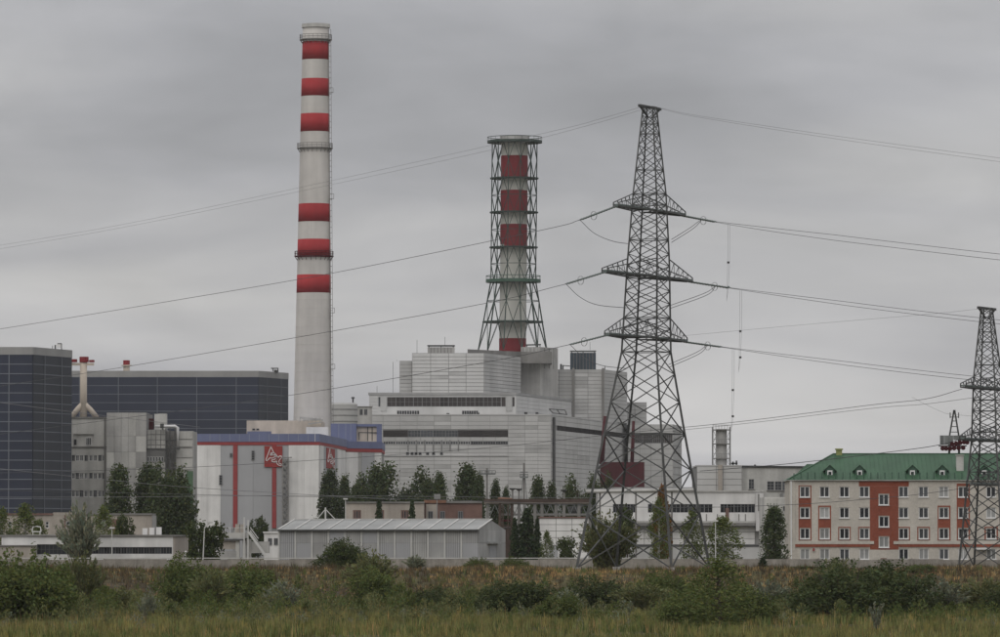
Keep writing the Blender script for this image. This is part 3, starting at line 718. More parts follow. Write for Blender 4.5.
    part('roof_hut', MB().prism([(h.A.x, 1440), (h.B.x, 1440), (h.B.x, 1470), (h.A.x, 1470)], zt - 2, h.z(420.5)), 'cream', t)
    for q in (252, 256): window(h, h.s(q), h.s(q + 3), h.z(430.4), h.z(428.4), t, 'frame_grey', 'glass_dark', 0, 0, .08, .06)
    h2 = FP(306, 1430, 328, 1430); part('roof_hut', MB().prism([(h2.A.x, 1430), (h2.B.x, 1430), (h2.B.x, 1438), (h2.A.x, 1438)], zt - 2, h2.z(427)), 'white_paint', t)
    mb = MB()
    for x in range(300, 324, 4): mb.beam(PT(x, 422, 1438), PT(x, 417.5, 1438), .12)
    mb.beam(PT(300, 417.8, 1438), PT(321, 419.2, 1438), .35); mb.beam(PT(303, 420, 1438), PT(323, 420, 1438), .3); mb.beam(PT(308, 424, 1438), PT(322, 422, 1438), .35)
    part('roof_rail', mb, 'concrete', t)
logo_building()

# pale grey tanks and huts between the chimney and the reactor building
t = thing('storage_tank', 'grey ribbed round tank just right of the striped chimney foot', 'tank', (PX(344, 1640), 1640, GP))
c0 = PT(344.3, 404, 1640); r0 = 13.2 * 1640 / F
part('shell', MB().lathe((c0.x, 1640), [(r0, GP), (r0, PZ(404.5, 1640)), (r0 * .9, PZ(402.8, 1640))], 36), 'clad_old', t)
mb = MB()
for py in (410, 416, 422, 428): mb.lathe((c0.x, 1640), [(r0 + .004, PZ(py, 1640)), (r0 + .1, PZ(py, 1640) + .03), (r0 + .1, PZ(py, 1640) + .3), (r0 + .004, PZ(py, 1640) + .33)], 36, False)
part('hoop', mb, 'joint', t)
part('vent_pipe', MB().tube([PT(353, 404, 1640), PT(353, 398, 1640)], .25, 8).lathe((PT(353, 398, 1640).x, 1640), [(.5, PZ(398.6, 1640)), (.5, PZ(397, 1640))], 8), 'steel_dark', t)
t = thing('plant_annex', 'small flat roofed grey annex left of the reactor building', 'building', (PX(365, 1780), 1780, GP))
part('wall', MB().prism([(PX(357, 1780), 1780), (PX(372, 1780), 1780), (PX(372, 1800), 1800), (PX(357, 1800), 1800)], GP, PZ(407, 1780)), 'concrete', t)
a_ = FP(357, 1780, 372, 1780)
for q in (359.5, 364): window(a_, a_.s(q), a_.s(q + 3.2), a_.z(415), a_.z(409), t, 'frame_grey', 'glass_mid', 1, 0, .12, .06)
a_.box('coping', -.2, a_.L + .2, a_.z(407) + .003, a_.z(406.2), -.5, .3, 'concrete_dark', t)
# ------------------------------------------------------------------ grey concrete block at the left
def grey_block():
    Y = 1290
    t = thing('concrete_block', 'weathered grey concrete service block with three rows of windows', 'building', (PX(105, Y), Y, GP))
    f = FP(60, Y, 106.3, Y); zt = f.z(418.5)
    wx = [71.5, 75.5, 79.6, 84.2, 89, 93.4, 98, 102]
    holes = []
    for y0, y1 in ((455, 461), (472.8, 478.8), (490.3, 496.8)):
        for x in wx: holes.append((f.s(x), f.s(x + 3.3), f.z(y1), f.z(y0)))
    bal = (f.s(73), f.s(93.5), f.z(446), f.z(434))
    part('wall', holed(f, 0, f.L, GP, zt, holes + [bal], .5), 'concrete_pale', t)
    part('core', MB().prism([(f.A.x, Y + .55), (f.B.x, Y + .55), (f.B.x, Y + 20), (f.A.x, Y + 20)], GP, zt - .05), 'concrete', t)
    for k, h in enumerate(holes): window(f, *h, t, 'frame_white' if k % 3 else 'frame_grey', 'glass_mid', 1, 0, .1, -.2)
    window(f, f.s(73.5), f.s(76.2), f.z(444.8), f.z(439), t, 'frame_grey', 'glass_dark', 0, 0, .08, -.3)
    window(f, f.s(85.5), f.s(91), f.z(445.4), f.z(437.4), t, 'frame_white', 'glass_mid', 2, 0, .1, -.3)
    f.box('slab', 0, f.L + .1, f.z(447.4), f.z(446.2), .003, .3, 'concrete_dark', t); f.box('coping', 0, f.L + .1, zt, zt + .4, -3, .2, 'concrete_dark', t)
    for x in (104.5,): f.box('downpipe', f.s(x) - .15, f.s(x) + .15, GP, zt, .01, .3, 'concrete_dark', t)
    g = FP(106.4, Y - 6, 146, Y - 6); gt = g.z(412.6)
    part('tower', MB().prism([(g.A.x, Y - 6), (g.B.x, Y - 6), (g.B.x, Y + 18), (g.A.x, Y + 18)], GP, gt), 'joint', t)
    panels(g, [0, g.s(114), g.s(121), g.s(128), g.s(135.5), g.s(146)], [GP, g.z(520), g.z(500), g.z(484), g.z(468), g.z(452), g.z(436), gt], 'concrete', t, 'concrete_panel', .05, (.003, .2), (), ('concrete_pale', .35))
    h = FP(146.1, Y - 2, 192, Y - 2); ht = h.z(429.5)
    part('rear_wing', MB().prism([(h.A.x, Y - 2), (h.s(0) * 0 + PX(165.5, Y - 2), Y - 2), (PX(165.5, Y - 2), Y + 16), (h.A.x, Y + 16)], GP, ht), 'joint', t)
    panels(h, lin(h.s(146.2), h.s(165.4), 4), [GP, h.z(500), h.z(484), h.z(468), h.z(462)] + lin(h.z(450), ht, 4), 'concrete_pale', t, 'concrete_panel', .16, (.003, .18), [(h.s(146), h.s(166), h.z(462), h.z(455))])
    for q in lin(147, 164, 6)[:-1]: window(h, h.s(q), h.s(q + 2.2), h.z(461.5), h.z(456.5), t, 'frame_white', 'glass_mid', 0, 0, .1, .05)
    part('stair_wing', MB().prism([(PX(165.6, Y), Y), (PX(175.5, Y), Y), (PX(175.5, Y), Y + 14), (PX(165.6, Y), Y + 14)], GP, PZ(431, Y)), 'concrete_dark', t)
    part('end_wing', MB().prism([(PX(175.6, Y - 3), Y - 3), (PX(193, Y - 3), Y - 3), (PX(193, Y - 3), Y + 14), (PX(175.6, Y - 3), Y + 14)], GP, PZ(431, Y - 3)), 'concrete', t)
    e_ = FP(175.6, Y - 3, 193, Y - 3)
    panels(e_, [0, e_.L], [e_.z(470), e_.z(458), e_.z(448), e_.z(447), e_.z(439.5), e_.z(431)], 'concrete_pale', t, 'concrete_panel', .3, (.003, .2))
    e_.box('green_panel', e_.s(186.5), e_.s(193), GP, e_.z(471), .003, .3, 'green_paint', t)
    k = FP(154, Y + 3, 166, Y + 3); k.box('roof_house', 0, k.L, ht, k.z(413.6), -4, 0, 'concrete_pale', t); k.box('roof_house', k.s(146.5), k.s(153), ht, k.z(418.5), -3, -.2, 'maroon', t)
    part('roof_pipe', MB().tube([PT(155, 426.3, Y - 4), PT(175, 426.3, Y - 4), PT(177.4, 427.5, Y - 4), PT(177.4, 447, Y - 4)], [.28, .42, .42, .25], 10), 'pipe_white', t, True)
    mb = MB()
    for x in (166, 170, 175): mb.beam(PT(x, 470, Y - 4.5), PT(x, 428, Y - 4.5), .25)
    for a, b in (((166, 441), (175, 448)), ((175, 450), (166, 457)), ((166, 458), (175, 463)), ((161.5, 424), (163, 430)), ((146, 449), (180, 449)), ((166, 441), (176, 440))): mb.beam(PT(*a, Y - 4.5), PT(*b, Y - 4.5), .35)
    mb.box(PX(160, Y - 4), PX(163.5, Y - 4), Y - 4.4, Y - 3, PZ(428, Y - 4), PZ(423.5, Y - 4))
    part('steel_stair', mb, 'steel_dark', t)
    # cream trident vent standing on the roof
    Yv = Y + 6
    v = thing('trident_vent', 'cream vent pipe on splayed legs with red caps above concrete block', 'vent', PT(83.5, 418, Yv))
    part('pipe', MB().tube([PT(83.5, 419, Yv), PT(83.5, 361, Yv)], .82, 16), 'cream', v, True)
    for x in (71, 97): part('leg', MB().tube([PT(83.5, 403, Yv), PT((83.5 + x) / 2, 409.5, Yv), PT(x, 417.8, Yv)], .62, 12), 'cream', v, True)
    part('crossbar', MB().beam(PT(68, 364.2, Yv), PT(94, 364.2, Yv), .9, .6), 'cream', v)
    for x, w, y0 in ((83.5, 4.6, 356.8), (72.5, 4.2, 359.2), (91.2, 2.8, 360)): part('cap', MB().lathe((PX(x, Yv), Yv), [(w * .235, PZ(362.2, Yv)), (w * .235, PZ(y0, Yv))], 14), 'stack_red', v)
    part('plinth', MB().box(PX(69, Yv), PX(99, Yv), Yv - 1, Yv + 1, PZ(419.5, Yv), PZ(417.8, Yv)), 'concrete_dark', v)
grey_block()
Yv = 1712
v = thing('roof_vent', 'small cream roof vent with red cap on the rear hall', 'vent', PT(126, 371, Yv))
part('pipe', MB().lathe((PX(126, Yv), Yv), [(1.0, PZ(372, Yv)), (1.0, PZ(365.5, Yv))], 14), 'cream', v); part('collar', MB().lathe((PX(126, Yv), Yv), [(1.7, PZ(366, Yv)), (1.7, PZ(365, Yv))], 14), 'cream', v); part('cap', MB().lathe((PX(126, Yv), Yv), [(1.05, PZ(364.9, Yv)), (1.05, PZ(360.3, Yv))], 14), 'stack_red', v)

# ------------------------------------------------------------------ low buildings at the left
def low_white():
    Y = 760
    t = thing('gatehouse', 'long low white building with ribbon windows and rounded end', 'building', (PX(90, Y), Y, GP))
    f = FP(1.5, Y, 173, Y); zt = f.z(536.3)
    n = 18
    holes = [(f.s(a), f.s(b), f.z(553.8), f.z(547)) for a, b in lin_pairs(70, 172, n)] + [(f.s(37), f.s(70) - .06, f.z(554.3), f.z(544.2))]
    part('wall', holed(f, 0, f.L, GP, zt, [(f.s(70), f.s(172), f.z(553.8), f.z(547)), holes[-1]], .45), 'white_paint', t)
    R = 8.5
    pts = [(f.A.x, Y + .5), (f.B.x - .02, Y + .5)]
    arc = [(f.B.x + 1.35 * math.sin(a), Y + R - R * math.cos(a)) for a in lin(0, math.pi / 2, 8)]
    part('core', MB().prism(pts + [(f.B.x - .02, Y + 14), (f.A.x, Y + 14)], GP, zt - .05), 'concrete', t)
    part('rounded_end', MB().prism(arc + [(arc[-1][0], Y + 14), (f.B.x, Y + 14)], GP, zt), 'beige', t)
    for k, h in enumerate(holes[:-1]): window(f, *h, t, 'roof_dark', 'glass_dark' if k % 5 else 'glass_mid', 1, 0, .07, -.25)
    window(f, *holes[-1], t, 'roof_dark', 'glass_dark', 7, 1, .06, -.25)
    part('roof_edge', MB().prism([(f.A.x - .2, Y - .25), (f.B.x, Y - .25)] + [(x + .2, y - .1) for x, y in arc[1:]] + [(arc[-1][0], Y + 14), (f.A.x - .2, Y + 14)], zt + .003, zt + .22), 'concrete_dark', t)
    w = FP(-20, Y - 5, 33.5, Y - 5); part('porch', MB().prism([(w.A.x, Y - 5), (w.B.x, Y - 5), (w.B.x, Y - .02), (w.A.x, Y - .02)], GP, w.z(546)), 'beige', t); w.box('porch_coping', 0, w.L + .15, w.z(546) + .003, w.z(545), -4.8, .2, 'concrete_dark', t)
    f.box('porch_door', f.s(33.6), f.s(36.6), GP, f.z(547.5), .004, .05, 'glass_dark', t)
    for a, b, y in ((25, 55, 534.4), (85, 110, 534.6)): f.box('roof_slab', f.s(a), f.s(b), zt + .225, f.z(y), -8, -3, 'concrete_pale', t)
    part('satellite_dish', MB().tube([PT(32, 531, Y + 4) , PT(33, 526.8, Y + 4), PT(36.5, 526.2, Y + 4), PT(40.5, 527, Y + 4), PT(41, 531.5, Y + 4)], .09, 6).beam(PT(32, 531.5, Y + 4), PT(41, 531.5, Y + 4), .12).beam(PT(33, 535, Y + 4), PT(33, 531, Y + 4), .1).beam(PT(40, 535, Y + 4), PT(40, 531, Y + 4), .1), 'lamp_white', t)
    # rooftop units
    for x, w_, y in ((140, 5, 528), (147, 5, 527.4), (154, 5, 527)): f.box('roof_unit', f.s(x), f.s(x + w_), zt + .225, f.z(y), -6, -5, 'white_paint', t)
low_white()
def back_low():
    Y = 930
    t = thing('office_building', 'beige plastered low office behind trees at the left edge', 'building', (PX(60, Y), Y, GP))
    f = FP(-30, Y, 152, Y); z1, z2 = f.z(515), f.z(512.3)
    wins = [(f.s(x), f.s(x + 3.6), f.z(528), f.z(521.3)) for x in (-12, 8, 45.3, 66)]
    part('wall', holed(f, 0, f.s(152), GP, z1, wins, .3), 'beige', t)
    part('core', MB().prism([(f.A.x, Y + .4), (f.B.x, Y + .4), (f.B.x, Y + 12), (f.A.x, Y + 12)], GP, z1 - .03), 'concrete', t)
    for w in wins: window(f, *w, t, 'frame_white', 'glass_dark', 0, 1, .1, -.15)
    f.box('attic', f.s(53), f.s(74), z1 + .003, z2, -10, .02, 'beige', t); f.box('coping', 0, f.s(52.8), z1 + .003, z1 + .3, -10, .2, 'brick_old', t); f.box('coping', f.s(74.2), f.L, z1 + .003, z1 + .3, -10, .2, 'concrete_dark', t)
    f.box('downpipe', f.s(64.5), f.s(65.6), GP, z1, .01, .2, 'brick_old', t); f.box('brick_panel', f.s(112), f.s(122), GP, f.z(519), .004, .1, 'brick_old', t)
back_low()
def platform():
    Y = 800
    t = thing('loading_dock', 'pale concrete loading dock with stair and railing left of the shed', 'platform', (PX(245, Y), Y, GP))
    f = FP(219, Y, 270, Y)
    f.box('deck', 0, f.s(246), f.z(538), f.z(532.5), -5, 0, 'concrete_pale', t); f.box('deck_edge', 0, f.s(246), f.z(540.5), f.z(539), -5, .25, 'roof_dark', t)
    f.box('low_wall', 0, f.s(237), f.z(549), f.z(540.6), -4, -.3, 'beige', t); f.box('side_wall', f.s(248), f.s(268.5), f.z(553), f.z(541.5), -4, -.4, 'concrete_pale', t)
    f.box('base_wall', 0, f.s(236), GP, f.z(551), -4, -.1, 'concrete', t)
    for x in (237.5, 244.5, 249): f.box('pillar', f.s(x) - .28, f.s(x) + .28, GP, f.z(539), -1.2, -.2, 'concrete_pale', t)
    for x in (227, 235, 240): f.box('tank_box', f.s(x), f.s(x + 4), f.z(532.4), f.z(524), -3, -1, 'grey_panel' if x == 227 else 'beige', t)
    for x in (244.3, 248.2):
        f.box('mast_post', f.s(x) - .09, f.s(x) + .09, GP, f.z(517 + (x > 246) * 3), .3, .5, 'lamp_white', t)
    part('stair', MB().beam(f.p(f.s(249), f.z(532), .6), f.p(f.s(266), f.z(556), .6), .5, .35).beam(f.p(f.s(250), f.z(530), .6), f.p(f.s(258), f.z(541), .6), .12).beam(f.p(f.s(250.5), f.z(527.5), .6), f.p(f.s(258.5), f.z(538.5), .6), .12), 'lamp_white', t)
    mb = MB()
    for x in range(220, 247, 5): mb.beam(f.p(f.s(x), f.z(532.5), -.1), f.p(f.s(x), f.z(527.5), -.1), .06)
    mb.beam(f.p(0, f.z(527.6), -.1), f.p(f.s(246), f.z(527.6), -.1), .07); part('railing', mb, 'lamp_white', t)
    h = thing('utility_hut', 'small white hut between loading dock and grey metal shed', 'hut', (PX(272, 840), 840, GP))
    g = FP(264, 840, 283, 840); g.box('wall', 0, g.L, GP, g.z(533), -4, 0, 'white_paint', h); g.box('roof', -.15, g.L + .1, g.z(533) + .003, g.z(531.6), -4.2, .2, 'white_paint', h)
    for q in (268, 274): window(g, g.s(q), g.s(q + 4), g.z(545), g.z(538), h, 'frame_grey', 'glass_mid', 1, 0, .08, .06)
platform()

# ------------------------------------------------------------------ metal shed
def shed():
    A, B, C_ = (PX(279.3, 772), 772), (PX(478.5, 765), 765), (PX(505, 782), 782)
    f = Face(A, B); g = Face(B, C_)
    D = (A[0] + C_[0] - B[0], A[1] + C_[1] - B[1])
    t = thing('metal_shed', 'long grey metal shed with ribbed walls and white roof ribs', 'shed', ((A[0] + B[0]) / 2, 768, GP))
    ze = PZ(529.4, 768); zr = PZ(520, 775)
    m0, m1 = ((A[0] + D[0]) / 2, (A[1] + D[1]) / 2), ((B[0] + C_[0]) / 2, (B[1] + C_[1]) / 2)
    part('wall', MB().prism([A, B, C_, D], GP, ze), 'joint', t)
    part('gable', MB().add([(*B, ze), (*C_, ze), (*m1, zr - .1)], [(0, 1, 2)]).add([(*D, ze), (*A, ze), (*m0, zr - .1)], [(0, 1, 2)]), 'shed_wall', t)
    n = 12
    ss = lin(0, f.L, n)
    for i in range(n):
        for z0, z1 in ((GP, PZ(543, 768)), (PZ(543, 768), ze - .03)):
            f.box('wall_panel', ss[i] + .05, ss[i + 1] - .05, z0 + .02, z1 - .02, .003, .08, 'grey_panel' if random.random() < .25 else 'shed_wall', t)
        f.box('post', ss[i] - .11, ss[i] + .11, GP, ze - .02, .085, .22, 'rib_white', t)
        mb = MB()
        for k in range(1, 8):
            s_ = ss[i] + (ss[i + 1] - ss[i]) * k / 8; f.raw(mb, s_ - .03, s_ + .03, GP + .02, ze - .05, .082, .12)
        part('rib_lines', mb, 'grey_panel' if i % 2 else 'joint', t, kind='stuff')
    panels(g, lin(0, g.L, 3), [GP, PZ(543, 770), ze], 'shed_wall', t, 'wall_panel', .06, (.003, .08))
    g.box('door', g.L * .38, g.L * .62, GP, PZ(546, 770), .085, .14, 'grey_panel', t); g.box('door_hood', g.L * .3, g.L * .7, PZ(543.6, 770), PZ(541.6, 770), .085, .6, 'roof_metal', t)
    # roof panels in bays with ribs
    def rp(u, v, up=0):   # u along, v 0 eave .. 1 ridge
        e0 = Vector((*f.p(u * f.L, 0, .45 * (1 - v)).xy, 0)); rdg = Vector((m0[0] + (m1[0] - m0[0]) * u, m0[1] + (m1[1] - m0[1]) * u, 0))
        p = e0.lerp(rdg, v); p.z = (ze - .1) * (1 - v) + zr * v + up; return p
    for i in range(n):
        u0, u1 = i / n + .002, (i + 1) / n - .002
        mb = MB(); q = [rp(u0, 0), rp(u1, 0), rp(u1, 1), rp(u0, 1)]; q2 = [p + Vector((0, 0, .08)) for p in q]
        mb.add(q + q2, [(3, 2, 1, 0), (4, 5, 6, 7), (0, 1, 5, 4), (1, 2, 6, 5), (2, 3, 7, 6), (3, 0, 4, 7)]); part('roof_panel', mb, 'roof_metal', t)
    for i in range(n + 1): part('roof_rib', MB().beam(rp(i / n, -.01, .13), rp(i / n, 1, .13), .26, .12), 'rib_white', t)
    part('ridge_cap', MB().beam(rp(-.002, 1, .14), rp(1.002, 1, .14), .5, .14), 'rib_white', t)
    e2 = [(*D, ze), (*C_, ze)]
    part('rear_roof', MB().add([(D[0], D[1] + .4, ze - .1), (C_[0], C_[1] + .4, ze - .1), (*m1, zr), (*m0, zr)], [(0, 1, 2, 3)]), 'roof_metal', t)
    part('eave', MB().beam(rp(-.002, -.02, .02), rp(1.002, -.02, .02), .12, .2), 'steel_dark', t)
shed()

# ------------------------------------------------------------------ brick sheds behind
def brick_back():
    Y = 930
    t = thing('brick_workshop', 'flat roofed beige workshop with red framed windows behind metal shed', 'building', (PX(385, Y), Y, GP))
    f = FP(345.5, Y, 424, Y); zt = f.z(503)
    wins = [(f.s(x), f.s(x + 8), f.z(519), f.z(510)) for x in (353, 376, 401)]
    part('wall', holed(f, 0, f.L, GP, zt, wins, .3), 'beige', t); part('core', MB().prism([(f.A.x, Y + .4), (f.B.x, Y + .4), (f.B.x, Y + 10), (f.A.x, Y + 10)], GP, zt - .03), 'concrete', t)
    for w in wins: window(f, *w, t, 'brick_old', 'glass_mid', 2, 0, .2, -.1)
    f.box('coping', -.1, f.L + .1, zt + .003, f.z(501.6), -10, .25, 'concrete_dark', t)
    t = thing('brick_workshop', 'low red brick store with rusty roof edge behind metal shed', 'building', (PX(452, Y), Y - 5, GP))
    g = FP(424.2, Y + 3, 482, Y + 3)
    part('wall', MB().prism([(g.A.x, Y + 3), (g.B.x, Y + 3), (g.B.x, Y + 12), (g.A.x, Y + 12)], GP, g.z(503)), 'brick_old', t)
    g.box('plaster_panel', g.s(426), g.s(437), GP, g.z(504), .004, .12, 'beige', t); g.box('coping', -.02, g.s(446), g.z(503) + .003, g.z(500), -9, .3, 'orange_rust', t); g.box('coping', g.s(446.2), g.L, g.z(503) + .003, g.z(501), -9, .3, 'concrete_dark', t)
    for q in (428, 440, 458): window(g, g.s(q), g.s(q + 5), g.z(519), g.z(511), t, 'frame_grey', 'glass_mid', 1, 0, .1, .13)
    for x, y, l in ((440, 497, 'white square signboard on a pole over the brick store'),):
        s = thing('signboard', l, 'sign', (PX(x, 926), 926, GP)); part('board', MB().box(PX(x - 6, 926) , PX(x + .5, 926), 925.8, 926, PZ(499, 926), PZ(494, 926)), 'pole_grey', s); part('pole', MB().beam((PX(x - 3, 926), 926.12, GP), (PX(x - 3, 926), 926.12, PZ(494, 926)), .18), 'pole_grey', s)
    s = thing('trestle_post', 'forked pale post standing just behind the metal shed ridge', 'post', (PX(325.5, 800), 800, GP))
    part('pole', MB().beam((PX(325.5, 800), 800, GP), PT(325.5, 507.5, 800), .22), 'lamp_white', s)
    for x in (317, 335): part('brace', MB().beam(PT(325.5, 509, 800), PT(x, 519, 800), .13), 'lamp_white', s)
brick_back()

# ------------------------------------------------------------------ pipe gantry and white store
def gantry():
    Y = 905
    t = thing('pipe_gantry', 'rusty steel pipe gantry on grey posts beside the metal shed', 'gantry', (PX(540, Y), Y, GP))
    for x in (487.5, 500, 512, 519, 535, 542, 556, 564, 579, 590):
        part('post', MB().box(PX(x, Y) - .25, PX(x, Y) + .25, Y - .25, Y + .25, GP, PZ(503.5, Y)), 'steel_rust' if x in (500, 512) else 'concrete_dark', t)
    for dy in (0, 2.2): part('beam', MB().beam(PT(484, 500.6, Y + dy - .6), PT(591, 500.6, Y + dy - .6), .35, .6), 'steel_rust', t)
    part('pipe', MB().tube([PT(484, 502.6, Y + .8), PT(591, 502.6, Y + .8)], .3, 8), 'beige', t); part('pipe', MB().tube([PT(498, 498.6, Y + .6), PT(512, 499.6, Y + .6)], .25, 8), 'orange_rust', t)
    for a, b in lin_pairs(487, 590, 13):
        part('brace', MB().beam(PT(a, 504, Y), PT((a + b) / 2, 514, Y), .14).beam(PT((a + b) / 2, 514, Y), PT(b, 504, Y), .14), 'steel_galv', t)
    part('beam', MB().beam(PT(500, 514.4, Y), PT(590, 514.4, Y), .3, .35), 'concrete_dark', t); part('beam', MB().beam(PT(500, 526, Y), PT(540, 526, Y), .3, .35), 'steel_rust', t); part('beam', MB().beam(PT(500, 520.4, Y), PT(512, 520.4, Y), .3, .35), 'maroon', t)
    for x in (503, 508): part('ladder', MB().beam(PT(x, 504, Y - .5), PT(x, 540, Y - .5), .18), 'steel_rust', t)
    part('tank', MB().tube([PT(568, 511, Y + 1), PT(582, 511, Y + 1)], .75, 12), 'steel_dark', t)
    d = thing('dark_store', 'dark brown shuttered store under the rusty pipe gantry', 'shed', (PX(522, Y + 6), Y + 6, GP))
    g = FP(504, Y + 4, 539, Y + 4); g.box('wall', 0, g.L, GP, g.z(527.5), -6, 0, 'steel_dark', d); panels(g, lin(0, g.L, 5), [GP, g.z(527.8)], 'steel_rust', d, 'shutter', .15, (.003, .1)); g.box('roof', -.1, g.L + .1, g.z(527.5) + .003, g.z(526.6), -6.2, .3, 'concrete', d)
    w = thing('white_store', 'plain white panelled store right of the pipe gantry posts', 'shed', (PX(563, 868), 868, GP))
    f = FP(539.5, 868, 588.5, 868); zt = f.z(518)
    part('wall', MB().prism([(f.A.x, 868), (f.B.x, 868), (f.B.x, 880), (f.A.x, 880)], GP, zt), 'joint_light', w)
    panels(f, [0, f.s(556), f.s(572), f.L], [GP, f.z(545), f.z(537.5), f.z(531), f.z(524.5), zt - .02], 'white_paint', w, 'cladding_panel', .08, (.003, .12)); f.box('roof_edge', -.1, f.L + .1, zt + .003, f.z(516.6), -12, .3, 'brick_old', w)
    f.box('gate', f.s(549), f.s(558), GP, f.z(545), .125, .2, 'grey_panel', w)
    # masts behind
    for x, yt, yp, hw, lab in ((487, 468, 472, 8.5, 'tall T-headed floodlight mast near the metal shed gable'), (524, 463, 475.5, 4, 'slim floodlight mast with small crossbar before reactor building')):
        m = thing('floodlight_mast', lab, 'mast', (PX(x, 960), 960, GP))
        part('pole', MB().beam((PX(x, 960), 960, GP), PT(x, yt, 960), .35), 'concrete_dark', m); part('platform', MB().beam(PT(x - hw, yp + 1.8, 960), PT(x + hw, yp + 1.8, 960), .8, .25), 'steel_galv', m)
        mb = MB()
        for q in lin(-hw, hw, 5): mb.beam(PT(x + q, yp + 1.8, 959.7), PT(x + q, yp - 1.6, 959.7), .1)
        mb.beam(PT(x - hw, yp - 1.4, 959.7), PT(x + hw, yp - 1.4, 959.7), .1); part('railing', mb, 'steel_galv', m)
        if x == 524: part('mast_brace', MB().beam(PT(x - 3, 500, 960), PT(x - 1, 476, 960), .12).beam(PT(x + 3, 500, 960), PT(x + 1, 476, 960), .12).beam(PT(x - 4, 472, 960), PT(x + 4, 472, 960), .15), 'steel_galv', m)
    for x, yt, lab in ((512.5, 488, 'short post with lamp head above gantry, left of the pair'), (519, 488.5, 'short post with lamp head above gantry, right of the pair'), (564, 489.5, 'lone short lamp post above the gantry near the pylon')):
        m = thing('vent_post', lab, 'post', (PX(x, 915), 915, GP)); part('pole', MB().beam((PX(x, 915), 915, GP), PT(x, yt + 1, 915), .3), 'concrete_dark', m); part('head', MB().lathe((PX(x, 915), 915), [(.3, PZ(yt + 2, 915)), (.55, PZ(yt + .9, 915)), (.55, PZ(yt, 915))], 10), 'steel_dark', m)
gantry()

